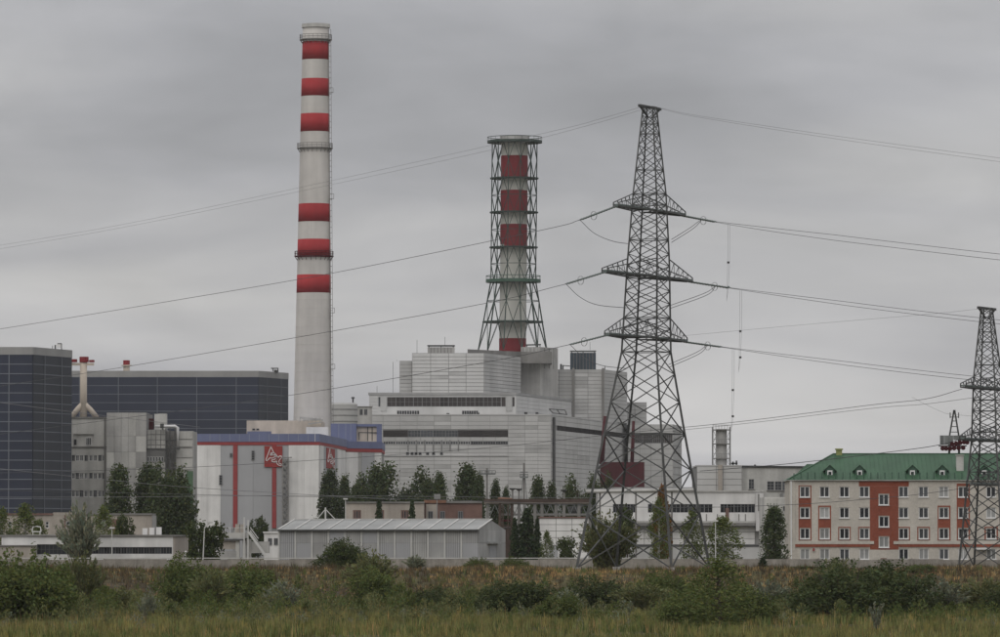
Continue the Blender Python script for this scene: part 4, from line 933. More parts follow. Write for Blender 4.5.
# ------------------------------------------------------------------ white plant building right of the pylon
def white_plant():
    Y = 1010
    t = thing('white_plant', 'tall white panelled plant block carrying a caged vent tower', 'building', (PX(740, Y), Y, GP))
    f = FP(697, Y, 742, Y); r = FP(742.05, Y + 1, 806, Y + 10); zt = f.z(466.4)
    part('wall', MB().prism([(f.A.x, Y), (f.B.x, Y), (f.B.x, Y + 25), (f.A.x, Y + 25)], GP, zt), 'joint', t)
    panels(f, [0, f.s(716.5), f.s(723), f.L], [GP, f.z(535), f.z(520), f.z(508), f.z(497), f.z(491), f.z(485), f.z(479), f.z(472.5), zt], 'clad_white2', t, 'cladding_panel', .07, (.003, .15))
    wins = [(r.s(749), r.s(754.3), r.z(489), r.z(479)), (r.s(767.3), r.s(774.5), r.z(490), r.z(481)), (r.s(775), r.s(782), r.z(490), r.z(481)), (r.s(782.5), r.s(789.5), r.z(490), r.z(481))]
    rt = r.z(467.3)
    part('rear_wall', holed(r, 0, r.L, GP, rt, wins, .3), 'concrete_pale', t); part('rear_core', MB().prism([(r.A.x + .1, Y + 1.4), (r.B.x, Y + 10.4), (r.B.x, Y + 25), (r.A.x + .1, Y + 25)], GP, rt - .03), 'concrete', t)
    for w in wins: window(r, *w, t, 'frame_grey', 'glass_mid', 1, 2, .1, -.1)
    for w in wins: r.box('sill', w[0] - .1, w[1] + .1, w[2] - .2, w[2] - .01, .003, .2, 'concrete_dark', t)
    r.box('coping', 0, r.L, rt + .003, rt + .35, -10, .25, 'steel_dark', t); f.box('coping', -.1, f.L + .05, zt + .003, zt + .25, -20, .2, 'clad_old', t)
    f.box('duct', f.s(718), f.s(722.3), f.z(498), zt + .3, .16, .9, 'beige', t)
    r.box('downpipe', r.s(760), r.s(762), GP, r.z(490), .1, .5, 'white_paint', t); r.box('downpipe', r.s(780), r.s(782), GP, r.z(493), .1, .4, 'pole_grey', t)
    part('roof_vent', MB().beam(PT(755, 468, Y + 4), PT(755, 464.5, Y + 4), .35).beam(PT(733, 466, Y + 2), PT(733, 461.5, Y + 2), .3).beam(PT(736.5, 466, Y + 2), PT(736.5, 460.5, Y + 2), .3).beam(PT(731, 463.5, Y + 2), PT(737.5, 463.3, Y + 2), .3), 'steel_dark', t)
    Yv = Y + 4; v = thing('vent_tower', 'grey cylindrical vent tower inside a cage with platforms', 'vent', PT(721.5, 466, Yv)); c = (PX(721.5, Yv), Yv)
    part('pipe', MB().lathe(c, [(1.03, PZ(467, Yv)), (1.03, PZ(429, Yv))], 24), 'concrete', v, False)
    for py in (429.5, 443.5, 458): 
        p = part('platform', MB().box(c[0] - 1.65, c[0] + 1.65, Yv - 1.65, Yv + 1.65, PZ(py, Yv) - .15, PZ(py, Yv)), 'concrete_dark', v)
        mb = MB()
        for sx in lin(-1.6, 1.6, 6): mb.beam((c[0] + sx, Yv - 1.6, PZ(py, Yv)), (c[0] + sx, Yv - 1.6, PZ(py, Yv) + .8), .08)
        mb.beam((c[0] - 1.6, Yv - 1.6, PZ(py, Yv) + .8), (c[0] + 1.6, Yv - 1.6, PZ(py, Yv) + .8), .08); part('railing', mb, 'pole_grey', p)
    for sx in (-1.6, 1.6):
        for sy in (-1.6, 1.6): part('post', MB().beam((c[0] + sx, Yv + sy, PZ(466, Yv)), (c[0] + sx, Yv + sy, PZ(427, Yv)), .16), 'pole_grey', v)
    mb = MB()
    for a, b in ((443, 430), (458, 444), (466, 458)):
        for s_ in (-1, 1): mb.beam((c[0] - 1.6 * s_, Yv - 1.6, PZ(a, Yv)), (c[0] - 1.05 * s_, Yv - 1.6, PZ((a + b) / 2, Yv)), .08); mb.beam((c[0] - 1.6 * s_, Yv - 1.6, PZ(b, Yv)), (c[0] - 1.05 * s_, Yv - 1.6, PZ((a + b) / 2, Yv)), .08)
    part('bracing', mb, 'pole_grey', v)
    # low wing in front
    Y2 = 950
    w = thing('plant_wing', 'long low white wing with ribbon windows behind pylon base', 'building', (PX(690, Y2), Y2, GP))
    g = FP(598, Y2, 764, Y2); gt = g.z(492)
    wins = []
    for a, b, n in ((613, 636, 4), (648, 712.5, 8), (720.5, 755, 5)): wins += [(g.s(p), g.s(q), g.z(512.5), g.z(504)) for p, q in lin_pairs(a, b, n)]
    part('wall', holed(g, 0, g.L, g.z(523), gt, [(g.s(a), g.s(b), g.z(512.5), g.z(504)) for a, b in ((613, 636), (648, 712.5), (720.5, 755))], .35), 'white_paint', w)
    for h in wins: window(g, *h, w, 'frame_grey', 'glass_dark', 1, 0, .06, -.15)
    part('core', MB().prism([(g.A.x, Y2 + .4), (g.B.x, Y2 + .4), (g.B.x, Y2 + 20), (g.A.x, Y2 + 20)], GP, gt - .05), 'concrete', w)
    g.box('coping', -.1, g.L + .1, gt + .003, g.z(490.6), -19, .25, 'concrete_pale', w)
    g.box('canopy', g.s(628), g.s(755), g.z(525.8), g.z(523.2), -.1, 1.6, 'concrete_dark', w); g.box('canopy_edge', g.s(628), g.s(755), g.z(522.9), g.z(521), .3, 1.5, 'concrete_pale', w)
    panels(g, lin(g.s(600), g.s(755), 7), [g.z(544.5), g.z(538.5), g.z(532), g.z(526)], 'white_paint', w, 'cladding_panel', .07, (.003, .12))
    panels(g, lin(g.s(600), g.s(764), 5), [GP, g.z(546.5)], 'clad_white2', w, 'wall_panel', .05, (.003, .15)); g.box('dark_course', g.s(628), g.L, g.z(546.4), g.z(544.6), .01, .3, 'roof_dark', w)
    g.box('stair_shaft', g.s(755.5), g.s(763), g.z(531), g.z(493), .3, 1.6, 'white_paint', w); g.box('slot', g.s(757.5), g.s(759), g.z(511), g.z(494), 1.603, 1.65, 'concrete_dark', w)
    mb = MB()
    for k in range(7): part('exhaust_stub', MB().tube([g.p(g.s(764.8), g.z(511 + k * 5), .2), g.p(g.s(764.8), g.z(511 + k * 5), 1.0)], .22, 8), 'steel_dark', w)
    for q in (706, 717, 738.5, 745): g.box('downpipe', g.s(q), g.s(q + .9), g.z(523), g.z(514), .01, .12, 'concrete_dark', w)
    g.box('door', g.s(725.5), g.s(729), g.z(521), g.z(508), .01, .12, 'brick_old', w)
    # pipe bridge and small right block
    p = thing('pipe_bridge', 'pale overhead pipe bridge crossing behind the main pylon', 'pipeline', (PX(640, 930), 930, GP))
    part('pipe', MB().tube([PT(586, 491.5, 930), PT(694, 489.8, 930)], .3, 8), 'concrete_pale', p, True); part('pipe', MB().tube([PT(586, 489.6, 931), PT(694, 488, 931)], .16, 8), 'pole_grey', p, True)
    for x in (600, 636, 672): part('post', MB().beam((PX(x, 930), 930.4, GP), (PX(x, 930), 930.4, PZ(491.5, 930)), .3), 'concrete_dark', p)
    k = thing('side_block', 'narrow grey block squeezed left of the green roofed building', 'building', (PX(784, 900), 900, GP))
    q = FP(765, 905, 800, 905); part('wall', MB().prism([(q.A.x, 905), (q.B.x, 905), (q.B.x, 925), (q.A.x, 925)], GP, q.z(497)), 'concrete_pale', k)
    panels(q, lin(0, q.L, 3), [GP, q.z(543), q.z(530), q.z(513), q.z(498)], 'concrete_pale', k, 'concrete_panel', .06, (.003, .1))
    window(q, q.s(783), q.s(789), q.z(511), q.z(506), k, 'frame_grey', 'glass_mid', 1, 0, .1, .12); q.box('dark_course', 0, q.L, q.z(546.5), q.z(544.5), .105, .3, 'roof_dark', k)
white_plant()

# ------------------------------------------------------------------ green roofed building
def hostel():
    Y = 786
    t = thing('green_roof_building', 'four storey white and red brick building with green hip roof', 'building', (PX(885, Y), Y, GP))
    f = FP(789.5, Y, 1075, Y); zt = f.z(480.3)
    cols = [805, 824.7, 844.5, 864.4, 903.7, 923.7, 944, 963.3, 991.3, 1011, 1031, 1051]
    rows = [491.8, 512.7, 533.5, 554]
    W, H = 4.9, 5.4
    holes = [(f.s(c - W), f.s(c + W), f.z(r + H), f.z(r - H)) for c in cols for r in rows]
    stair = [(f.s(884 - 5), f.s(884 + 5), f.z(r + 5.5), f.z(r - 5.5)) for r in (499.5, 521.5, 542)]
    part('wall', holed(f, 0, f.L, GP, zt, holes + stair, .3), 'brick_white', t)
    dp = 13.0
    part('core', MB().prism([(f.A.x + .01, Y + .35), (f.B.x, Y + .35), (f.B.x, Y + dp), (f.A.x + .01, Y + dp)], GP, zt - .02), 'brick_white', t)
    for i, h in enumerate(holes + stair):
        o = window(f, *h, t, 'frame_white', random.choice(('glass_mid', 'glass_dark', 'glass_curtain', 'glass_mid')), 1, 0, .12, -.17)
        cbox('sill', f.p((h[0] + h[1]) / 2, h[2] - .03, .03), (h[1] - h[0] + .16, .22, .1), 0, 'frame_white', t)
    # curtains behind some panes are part of the panes' tone; red brick fields
    def field(x0, x1, y0, y1, d=.012):
        hs = [h for h in holes + stair if h[0] > f.s(x0) - .01 and h[1] < f.s(x1) + .01 and h[2] > f.z(y1) - .01 and h[3] < f.z(y0) + .01]
        hs = [(a - .06, b + .06, c - .09, e_ + .06) for a, b, c, e_ in hs]
        mb = holed(Face(f.p(0, 0, d).xy, f.p(f.L, 0, d).xy), f.s(x0), f.s(x1), f.z(y1), f.z(y0), hs, d + .001)
        mb2 = MB(); mb2.v = mb.v; mb2.f = [q for q in mb.f]
        # drop the back plates so the windows stay visible
        n = len(hs); mb2.f = [q for i, q in enumerate(mb.f) if not (len(mb.f) - 5 * n <= i and (i - (len(mb.f) - 5 * n)) % 5 == 4)]
        part('red_brick_field', mb2, 'brick_red', t)
    field(798.6, 811.5, 485.2, 540.5); field(818.3, 831.2, 505.5, 540.5)
    field(838.2, 850.8, 526.7, 540.5); field(858.2, 869.6, 526.7, 540.5)
    field(870, 898.6, 486.3, 549.5); field(859, 909, 481.2, 486.2)
    field(897.5 + 1.3, 910, 526.7, 540.5); field(917.3, 930, 526.7, 540.5); field(937.7, 950.6, 505.5, 540.5); field(956.8, 970, 483.5, 540.5)
    field(984.5, 998, 526.7, 540.5); field(1004.5, 1017.5, 505.5, 540.5)
    # plinth bands
    for a, b in ((795, 874), (893.5, 1075)): f.box('stone_band', f.s(a), f.s(b) if b < 1075 else f.L, f.z(544), f.z(541), .003, .12, 'brick_white', t)
    for a, b in ((790.5, 869.8), (898.8, 1075)): f.box('red_band', f.s(a), f.s(b) if b < 1075 else f.L, f.z(546.8), f.z(544.2), .003, .14, 'brick_red', t)
    f.box('corner_pilaster', -.02, f.s(795), GP, zt, .003, .15, 'brick_white', t)
    f.box('downpipe', .15, .32, GP, zt - .1, .16, .3, 'frame_white', t)
    f.box('wall_lamp', f.s(812.8), f.s(814.4), f.z(551), f.z(548), .02, .3, 'red_trim', t); f.box('door_canopy', f.s(975), f.s(990), f.z(549.5), f.z(547.6), .15, 1.2, 'frame_white', t); f.box('plaque', f.s(880.5), f.s(886.5), f.z(560.2), f.z(558), .01, .05, 'brick_old', t)
    # roof
    ov = .35; zr = f.z(453.5) ; x0, x1 = f.A.x - ov, f.B.x; y0, y1 = Y - ov, Y + dp + ov; ym = (y0 + y1) / 2; xr = PX(834, Y + 6)
    zr = PZ(453.7, ym); ze = zt + .05
    part('soffit', MB().box(x0, x1, y0, y1, ze - .1, ze), 'concrete', t)
    roof = part('roof', MB().add([(x0, y0, ze + .003), (x1, y0, ze + .003), (x1, ym, zr), (xr, ym, zr), (x0, y1, ze + .003), (x1, y1, ze + .003)], [(0, 1, 2, 3), (0, 3, 4), (4, 3, 2, 5)]), 'roof_green', t)
    mb = MB()
    sl = lambda x, v: Vector((x, y0 + (ym - y0) * v, ze + (zr - ze) * v))
    x = x0 + .4
    while x < x1 - .2:
        vmax = min(1, (x - x0) / (xr - x0)); mb.beam(sl(x, .005) + Vector((0, 0, .02)), sl(x, vmax) + Vector((0, 0, .02)), .05, .06); x += .62
    part('standing_seam', mb, 'roof_green', roof, kind='stuff')
    part('ridge_cap', MB().beam((xr, ym, zr + .03), (x1, ym, zr + .03), .25, .1).beam((x0, y0, ze + .05), (xr, ym, zr + .04), .2, .08), 'roof_green', roof)
    mb = MB(); x = x0 + 1.0
    while x < x1 - .5:
        p = sl(x, .06 if x - x0 > 1.5 else .03); mb.beam(p, p + Vector((0, 0, .85)), .13); x += 1.0
    part('snow_guard', mb, 'green_ring', roof, kind='stuff')
    # left rear return roof
    part('return_roof', MB().add([(PX(792, Y + 9), Y + 9, ze + .4), (PX(835, Y + 9), Y + 9, ze + .4), (PX(830, Y + 11), Y + 11, PZ(464, Y + 11)), (PX(807, Y + 11), Y + 11, PZ(464, Y + 11)), (PX(792, Y + 13), Y + 13.2, ze + .4), (PX(835, Y + 13), Y + 13.2, ze + .4)], [(0, 1, 2, 3), (4, 3, 2, 5), (0, 3, 4), (1, 5, 2)]), 'roof_green', roof)
    for c in (830.5, 860.3, 913.2, 943, 985, 1020):
        v = .20; p = sl(PX(c, Y), v); w = .85
        zb, zm, zz = p.z - .35, p.z + .75, p.z + 1.35; yb = p.y + 2.6
        d = part('dormer', MB().add([(p.x - w * .75, p.y, zb), (p.x + w * .75, p.y, zb), (p.x + w * .75, p.y, zm), (p.x, p.y, zz), (p.x - w * .75, p.y, zm), (p.x - w * .75, yb, zb), (p.x + w * .75, yb, zb), (p.x + w * .75, yb, zm), (p.x, yb, zz), (p.x - w * .75, yb, zm)], [(0, 1, 2, 3, 4), (1, 6, 7, 2), (0, 4, 9, 5)]), 'green_ring', roof)
        part('dormer_roof', MB().beam((p.x - w * 1.15, p.y + 1.2, zm - .25), (p.x, p.y + 1.2, zz + .06), 2.7, .08).beam((p.x + w * 1.15, p.y + 1.2, zm - .25), (p.x, p.y + 1.2, zz + .06), 2.7, .08), 'roof_green', d)
        part('dormer_window', MB().box(p.x - .36, p.x + .36, p.y - .08, p.y - .005, p.z - .2, p.z + .62), 'frame_white', d); part('dormer_pane', MB().box(p.x - .2, p.x + .2, p.y - .1, p.y - .085, p.z - .02, p.z + .42), 'glass_dark', d)
    p = PT(839, 453, ym); part('chimney', MB().box(p.x - .42, p.x + .42, ym - .4, ym + .4, p.z - .6, p.z + .45).box(p.x - .55, p.x + .55, ym - .55, ym + .55, p.z + .451, p.z + .65), 'yellow_green', roof)
    p = PT(960, 472, Y + 2.2); part('chimney', MB().box(p.x - .5, p.x + .5, Y + 2, Y + 3.2, p.z - .2, PZ(455.5, Y + 2)).box(p.x - .6, p.x + .6, Y + 1.9, Y + 3.3, PZ(455.5, Y + 2) + .002, PZ(454.6, Y + 2)), 'concrete_pale', roof)
hostel()

def flood_mast():
    Y = 840
    t = thing('floodlight_mast', 'floodlight platform with maroon lamps and spire above the green roof', 'mast', (PX(954, Y), Y, GP))
    for x0, x1 in ((949.5, 954), (958.8, 954.6)):
        part('leg', MB().beam((PX(x0 - (2 if x0 < 954 else -2), Y), Y, GP), PT(x0, 436, Y), .32), 'steel_dark', t); part('spire', MB().beam(PT(x0, 436, Y), PT(x1, 410, Y), .24), 'steel_dark', t)
    mb = MB()
    for py, w in ((432, 4), (426.5, 3), (421, 2)): mb.beam(PT(954.2 - w, py, Y), PT(954.2 + w, py, Y), .12)
    mb.beam(PT(950.2, 418, Y), PT(950.2, 412.5, Y), .14).beam(PT(958.6, 418, Y), PT(958.6, 412.5, Y), .14).beam(PT(950.2, 417, Y), PT(958.6, 417, Y), .1); part('rung', mb, 'steel_dark', t)
    part('platform', MB().box(PX(939.5, Y), PX(966.5, Y), Y - 1.2, Y + 1.2, PZ(446.4, Y), PZ(445.4, Y)), 'steel_dark', t)
    for a, b in ((939.7, 944), (944.1, 948.6), (948.7, 953), (953.05, 957.9), (958, 966)): part('screen_panel', MB().box(PX(a, Y), PX(b, Y) - .03, Y - 1.25, Y - 1.1, PZ(445 if a < 950 else 440, Y), PZ(435.5, Y)), 'steel_galv', t)
    for k, (x, y) in enumerate([(952, 443.5), (956, 443), (960, 442.2), (964, 441.5), (967, 441.8), (954, 447.6), (958.5, 447.4), (963, 447.2), (942.5, 447.8), (946, 448), (950, 448)]):
        c = PT(x, y, Y - 1.6); part('lamp', MB().tube([c + Vector((0, .45, .1)), c + Vector((0, 0, 0)), c + Vector((0, -.35, -.1))], [.2, .32, .36], 10), 'maroon', t)
flood_mast()

# ------------------------------------------------------------------ concrete panel wall
def fence():
    Y = 700
    t = thing('concrete_wall', 'low weathered concrete panel wall running along the whole plant front', 'wall', (0, Y, GP))
    x = -74.0; k = 0
    while x < 74:
        y = Y + .6 * math.sin(x * .05); top = PZ(559.2, Y) + random.uniform(-.06, .06)
        f = Face((x, Y), (x + 3.95, Y))
        f.box('wall_panel', .05, 3.9, GP - .2, round(top, 1), -.07, .07, 'fence_conc', t); f.box('post', -.14, .03, GP - .2, round(top + .08, 1), -.12, .12, 'fence_conc', t)
        x += 3.95; k += 1
    part('coping', MB().box(-74, 20, Y - .13, Y + .13, PZ(559.2, Y) + .085, PZ(557.6, Y)), 'concrete_pale', t)
fence()
for x, yt, arm, Y, lab in ((204.5, 524, 5.5, 728, 'white street lamp with angled arm beside round dark tree'), (112, 528, 0, 752, 'thin white lamp post standing on the low white building front'),
                           (345.5, 499, 0, 860, 'pale post at the left corner of the beige workshop'), (715.5, 521, 0, 760, 'short white lamp post before the plant wing')):
    t = thing('street_lamp', lab, 'street lamp', (PX(x - 2 if arm else x, Y), Y, GP))
    b = Vector((PX(x - 2 if arm else x, Y), Y, GP)); top = PT(x, yt + (4 if arm else 1), Y)
    part('pole', MB().tube([b, top], [.09, .06], 8), 'lamp_white', t)
    if arm: part('arm', MB().tube([top, PT(x + 2.5, yt + .8, Y), PT(x + arm, yt - 1.5, Y)], .09, 6), 'lamp_white', t)
    e_ = PT(x + arm, yt - 1.4, Y) if arm else PT(x, yt, Y); part('lamp_head', MB().box(e_.x - .35, e_.x + .35, Y - .2, Y + .2, e_.z - .08, e_.z + .14), 'lamp_white', t)
t = thing('marker_post', 'short white marker post at the end of the low white building', 'post', (PX(185.8, 745), 745, GP)); part('post_body', MB().lathe((PX(185.8, 745), 745), [(.14, GP), (.14, PZ(551.5, 745)), (.06, PZ(550.6, 745))], 10), 'frame_white', t)
# ------------------------------------------------------------------ pylons
def interp(tab, y):
    for (a, va), (b, vb) in zip(tab[:-1], tab[1:]):
        if a <= y <= b: return va + (vb - va) * (y - a) / (b - a)
    return tab[-1][1] if y > tab[-1][0] else tab[0][1]
def insulator(parent, p0, p1, r=.115):
    p0, p1 = Vector(p0), Vector(p1); n = 14; pts, rs = [], []
    for k in range(n):
        a = p0.lerp(p1, k / n); b = p0.lerp(p1, (k + .55) / n)
        pts += [a, b]; rs += [r, r * .55]
    pts.append(p1); rs.append(.05)
    part('insulator_string', MB().tube(pts, rs, 8), 'insulator', parent)
def pylon(name, label, Y, cen, rad, levels, arms, ang, lw, bw, ybase, toparm, arm_ang):
    zb = ground_z(PX(interp(cen, ybase), Y), Y)
    t = thing(name, label, 'pylon', (PX(interp(cen, ybase), Y), Y, zb), 'power line pylons')
    def P(py, k):
        c = PX(interp(cen, py), Y); r = interp(rad, py) * Y / F; a = ang + math.pi / 2 * k
        z = PZ(py, Y)
        return Vector((c + r * math.cos(a), Y + r * math.sin(a), z))
    for k in range(4):
        mb = MB()
        for a, b in zip(levels[:-1], levels[1:]): mb.beam(P(a, k), P(b, k), interp(lw, (a + b) / 2))
        part('leg', mb, 'steel_dark', t)
        p = P(levels[-1], k); part('footing', MB().box(p.x - .45, p.x + .45, p.y - .45, p.y + .45, p.z - 1.2, p.z + .12), 'concrete', t)
    for i, (a, b) in enumerate(zip(levels[:-1], levels[1:])):
        w = interp(bw, (a + b) / 2)
        for k in range(4):
            galv = b > 470 * (ybase / 568) and (k + i) % 3 == 0
            part('brace', MB().beam(P(a, k), P(b, k + 1), w), 'steel_dark', t)
            part('brace', MB().beam(P(b, k), P(a, k + 1), w), 'steel_galv' if galv else 'steel_dark', t)
            if i % 3 == 0 or b - a < 12 and i % 2 == 0: part('tie', MB().beam(P(a, k), P(a, k + 1), w), 'steel_dark', t)
    for (y0, y1, lt, rt_) in arms:      # y of top chord root, y of bottom chord, tip half lengths (m)
        cb, ct = Vector((PX(interp(cen, y1), Y), Y, PZ(y1, Y))), Vector((PX(interp(cen, y0), Y), Y, PZ(y0, Y)))
        u = Vector((math.cos(arm_ang), math.sin(arm_ang), 0)); n = Vector((-u.y, u.x, 0))
        hb, ht = interp(rad, y1) * Y / F * .7071, interp(rad, y0) * Y / F * .7071
        for sgn, L in ((-1, lt), (1, rt_)):
            mb = MB(); tip = cb + u * sgn * L
            tips = [tip + n * .35, tip - n * .35]; up = Vector((0, 0, .9))
            for q, s_ in enumerate((1, -1)):
                rb, rt2 = cb + u * sgn * hb + n * s_ * hb, ct + u * sgn * ht + n * s_ * ht
                mb.beam(rb, tips[q], .14); mb.beam(rt2, tips[q] + up * .5, .1)
                m = 5; prev = None
                for j in range(1, m):
                    lo, hi = rb.lerp(tips[q], j / m), rt2.lerp(tips[q] + up * .5, j / m)
                    mb.beam(lo, hi, .06)
                    mb.beam(rb.lerp(tips[q], (j - 1) / m), hi, .06)
                mb.beam(tips[q], tips[q] + up * .5, .14)
            for j in range(m + 1):
                lo0 = (cb + u * sgn * hb + n * hb).lerp(tips[0], j / m); lo1 = (cb + u * sgn * hb - n * hb).lerp(tips[1], j / m)
                mb.beam(lo0, lo1, .08)
                if j < m: mb.beam(lo0, (cb + u * sgn * hb - n * hb).lerp(tips[1], (j + 1) / m), .06)
            o = part('crossarm', mb, 'steel_dark', t)
            # walkway deck along the arm
            part('walkway', MB().beam(cb + u * sgn * .2 + Vector((0, 0, .2)), tip + Vector((0, 0, .2)), .9, .16), 'walkway', o)
    c = Vector((PX(interp(cen, toparm), Y), Y, PZ(toparm, Y))); u = Vector((math.cos(arm_ang), math.sin(arm_ang), 0))
    L = 3.2; mb = MB().beam(c - u * L, c + u * L, .35, .3)
    for s_ in (-1, 1): mb.beam(c + u * s_ * L, c + u * s_ * .5 + Vector((0, 0, -1.2)), .16)
    part('peak_arm', mb, 'steel_dark', t)
    return t, u
cenA = [(100, 650.3), (194, 650), (260, 648.8), (352, 646.5), (450, 644.3), (568, 643.5)]
radA = [(100, 6.9), (107, 7.4), (194, 17.8), (260, 22.6), (352, 26.6), (450, 47), (568, 72)]
AA = math.radians(66)
levA = [107, 115, 124, 134, 145, 157, 170, 182, 194, 205, 213, 226, 240, 254, 266, 278, 291, 304, 318, 329, 338, 352, 374, 402, 434, 470, 514, 568]
armA = [(194, 211, 10.0, 10.4), (259, 277, 13.0, 13.0), (318, 338.5, 11.8, 11.8)]
pyA, uA = pylon('lattice_pylon', 'large dark lattice pylon with three crossarms in front of reactor building', 644, cenA, radA, levA, armA, math.radians(21), [(100, .15), (350, .22), (568, .32)], [(100, .07), (340, .09), (568, .15)], 568, 107.5, AA)
cenB = [(300, 987.5), (377, 988.3), (568, 988.5)]
radB = [(300, 5), (308, 6.2), (377, 15.5), (410, 17), (440, 18.2), (568, 33)]
levB = [308, 315, 323, 332, 342, 353, 365, 377, 389, 400, 411, 422, 432, 443, 456, 472, 492, 516, 540, 567]
armB = [(377, 389, 9.2, 9.2), (427, 441, 9.6, 9.6), (470, 485, 7.2, 7.2)]
pyB, uB = pylon('lattice_pylon', 'smaller dark lattice pylon at the right edge before green roofed building', 682, cenB, radB, levB, armB, math.radians(21), [(300, .14), (568, .25)], [(300, .07), (568, .12)], 567, 308.5, AA)

# ------------------------------------------------------------------ conductors
def cat(pts, n=10):
    pts = [Vector(p) for p in pts]; out = []
    P = [pts[0] * 2 - pts[1]] + pts + [pts[-1] * 2 - pts[-2]]
    for i in range(1, len(P) - 2):
        a, b, c, d = P[i - 1:i + 3]
        for k in range(n):
            s = k / n; out.append(.5 * ((2 * b) + (c - a) * s + (2 * a - 5 * b + 4 * c - d) * s * s + (3 * b - a - 3 * c + d) * s ** 3))
    return out + [pts[-1]]
def line(label, pts, r=.045, twin=0.0, m='wire', name='power_cable', group=None):
    if pts[-1][0] > 1000 or pts[-1][0] < 0:      # carry the span on well past the picture edge
        a, b = pts[-2], pts[-1]; k = 240 / abs(b[0] - a[0]); pts = list(pts) + [tuple(q + (q - p) * k for p, q in zip(a, b))]
    P = [PT(*p) for p in pts]
    t = thing(name, label, 'cable', P[0], group)
    C_ = cat(P); offs = (0,) if not twin else (-twin / 2, twin / 2)
    for o in offs:
        part('wire', MB().tube([p + Vector((0, 0, o * min(1, .12 + 3 * k / len(C_)))) for k, p in enumerate(C_)], r, 5), m, t, True)
    return t
def tipA(i, sgn):
    y0, y1, a, b = armA[i]; c = Vector((PX(interp(cenA, y1), 644), 644, PZ(y1, 644))); return c + uA * sgn * (a if sgn < 0 else b)
def topx(p):  # photo pixel of a point
    d = p - Vector((0, 0, CAMZ)); zc = d.y * CT + d.z * ST; return 500 + F * d.x / zc, 318.5 - F * (-d.y * ST + d.z * CT) / zc
nm = ('top', 'middle', 'bottom')
leftp = [[(580, 220), (540, 230.5), (333, 273), (150, 304.5), (0, 329), (-60, 338)],
         [(566, 284), (487, 303), (333, 331), (130, 366), (0, 386), (-60, 395)],
         [(570, 344.5), (495, 360.5), (330, 389), (200, 408), (0, 434), (-60, 442)]]
rightp = [[(716, 222), (770, 229.5), (850, 239.5), (930, 249), (1000, 257), (1060, 263)],
          [(730, 288), (800, 297.5), (900, 310.5), (1000, 322), (1060, 328)],
          [(722, 347), (800, 357.5), (900, 370), (1000, 381), (1060, 387)]]
for i in range(3):
    tl, tr = tipA(i, -1), tipA(i, 1)
    Yl, Yr = tl.y, tr.y
    d0 = leftp[i][0]; pe = PT(d0[0], d0[1], Yl + 5); insulator(pyA, tl + Vector((-.1, .25, 0)), pe + Vector((-.1, .2, 0)))
    insulator(pyA, tl - Vector((-.1, .25, 0)), pe - Vector((-.1, .2, 0)))
    x0, xe = d0[0], -60
    line('long ' + nm[i] + ' conductor falling left from the main pylon past chimneys', [(x, y, Yl + 5 + (x0 - x) / (x0 - xe) * 260) for x, y in leftp[i]], .034)
    d1 = rightp[i][0]; pr = PT(d1[0], d1[1], Yr - 2); insulator(pyA, tr + Vector((-.1, .25, 0)), pr + Vector((-.1, .2, 0))); insulator(pyA, tr - Vector((-.1, .25, 0)), pr - Vector((-.1, .2, 0)))
    mb = MB(); 
    line('twin ' + nm[i] + ' conductor running right from the main pylon', [(x, y, Yr - 2 - (x - d1[0]) / (1060 - d1[0]) * 90) for x, y in rightp[i]], .026, .62 if i == 0 else .42)
    # arcing rings on the strings
    for q, (a, b) in enumerate(((tl, pe), (tr, pr))):
        c = a.lerp(b, .62); mb = MB().tube([c + Vector((.35 * math.cos(w), .05, .5 * math.sin(w) - .1)) for w in lin(0, 2 * math.pi, 10)], .03, 4, False); part('arcing_ring', mb, 'steel_galv', pyA)
    # jumper loops
    bx, by = topx(pe); line('slack ' + nm[i] + ' jumper loop left of the main pylon', [(bx, by, Yl + 5), (bx + 14, by + 13, Yl + 3), (bx + 32, by + 21, Yl + 1), (interp(cenA, by) - 20, by + 24, 646)], .035, name='jumper_cable')
    bx, by = topx(pr); line('slack ' + nm[i] + ' jumper loop right of the main pylon', [(bx - 14, by - 2.5, Yr - 2), (bx - 24, by + 6, Yr - 3), (interp(cenA, by) + 22, by + 19, 650)], .035, .35, name='jumper_cable')
for x, y0, y1, lab in ((728.5, 224, 301, 'upper hanging cable drop below the top right conductor'), (740.5, 290.5, 372, 'hanging cable drop below the middle right conductor'), (733, 349, 431, 'lowest hanging cable drop below the bottom right conductor')):
    Yh = 655
    t = thing('hanging_cable', lab, 'cable', PT(x, y0, Yh))
    part('wire', MB().tube(cat([PT(x - .6, y0, Yh), PT(x - .8, (y0 + y1) / 2, Yh), PT(x - 1.6, y1 - 5, Yh), PT(x - 2, y1, Yh)]), .014, 4), 'wire_far', t); part('wire', MB().tube(cat([PT(x + 1.3, y0, Yh), PT(x + 1, (y0 + y1) / 2, Yh), PT(x - .4, y1 - 12, Yh), PT(x - 2, y1, Yh)]), .014, 4), 'wire_far', t)
    for q in (.5, .82): c = PT(x, y0 + (y1 - y0) * q, Yh); part('spacer', MB().box(c.x - .16, c.x + .12, Yh - .1, Yh + .1, c.z - .12, c.z + .12), 'steel_dark', t)
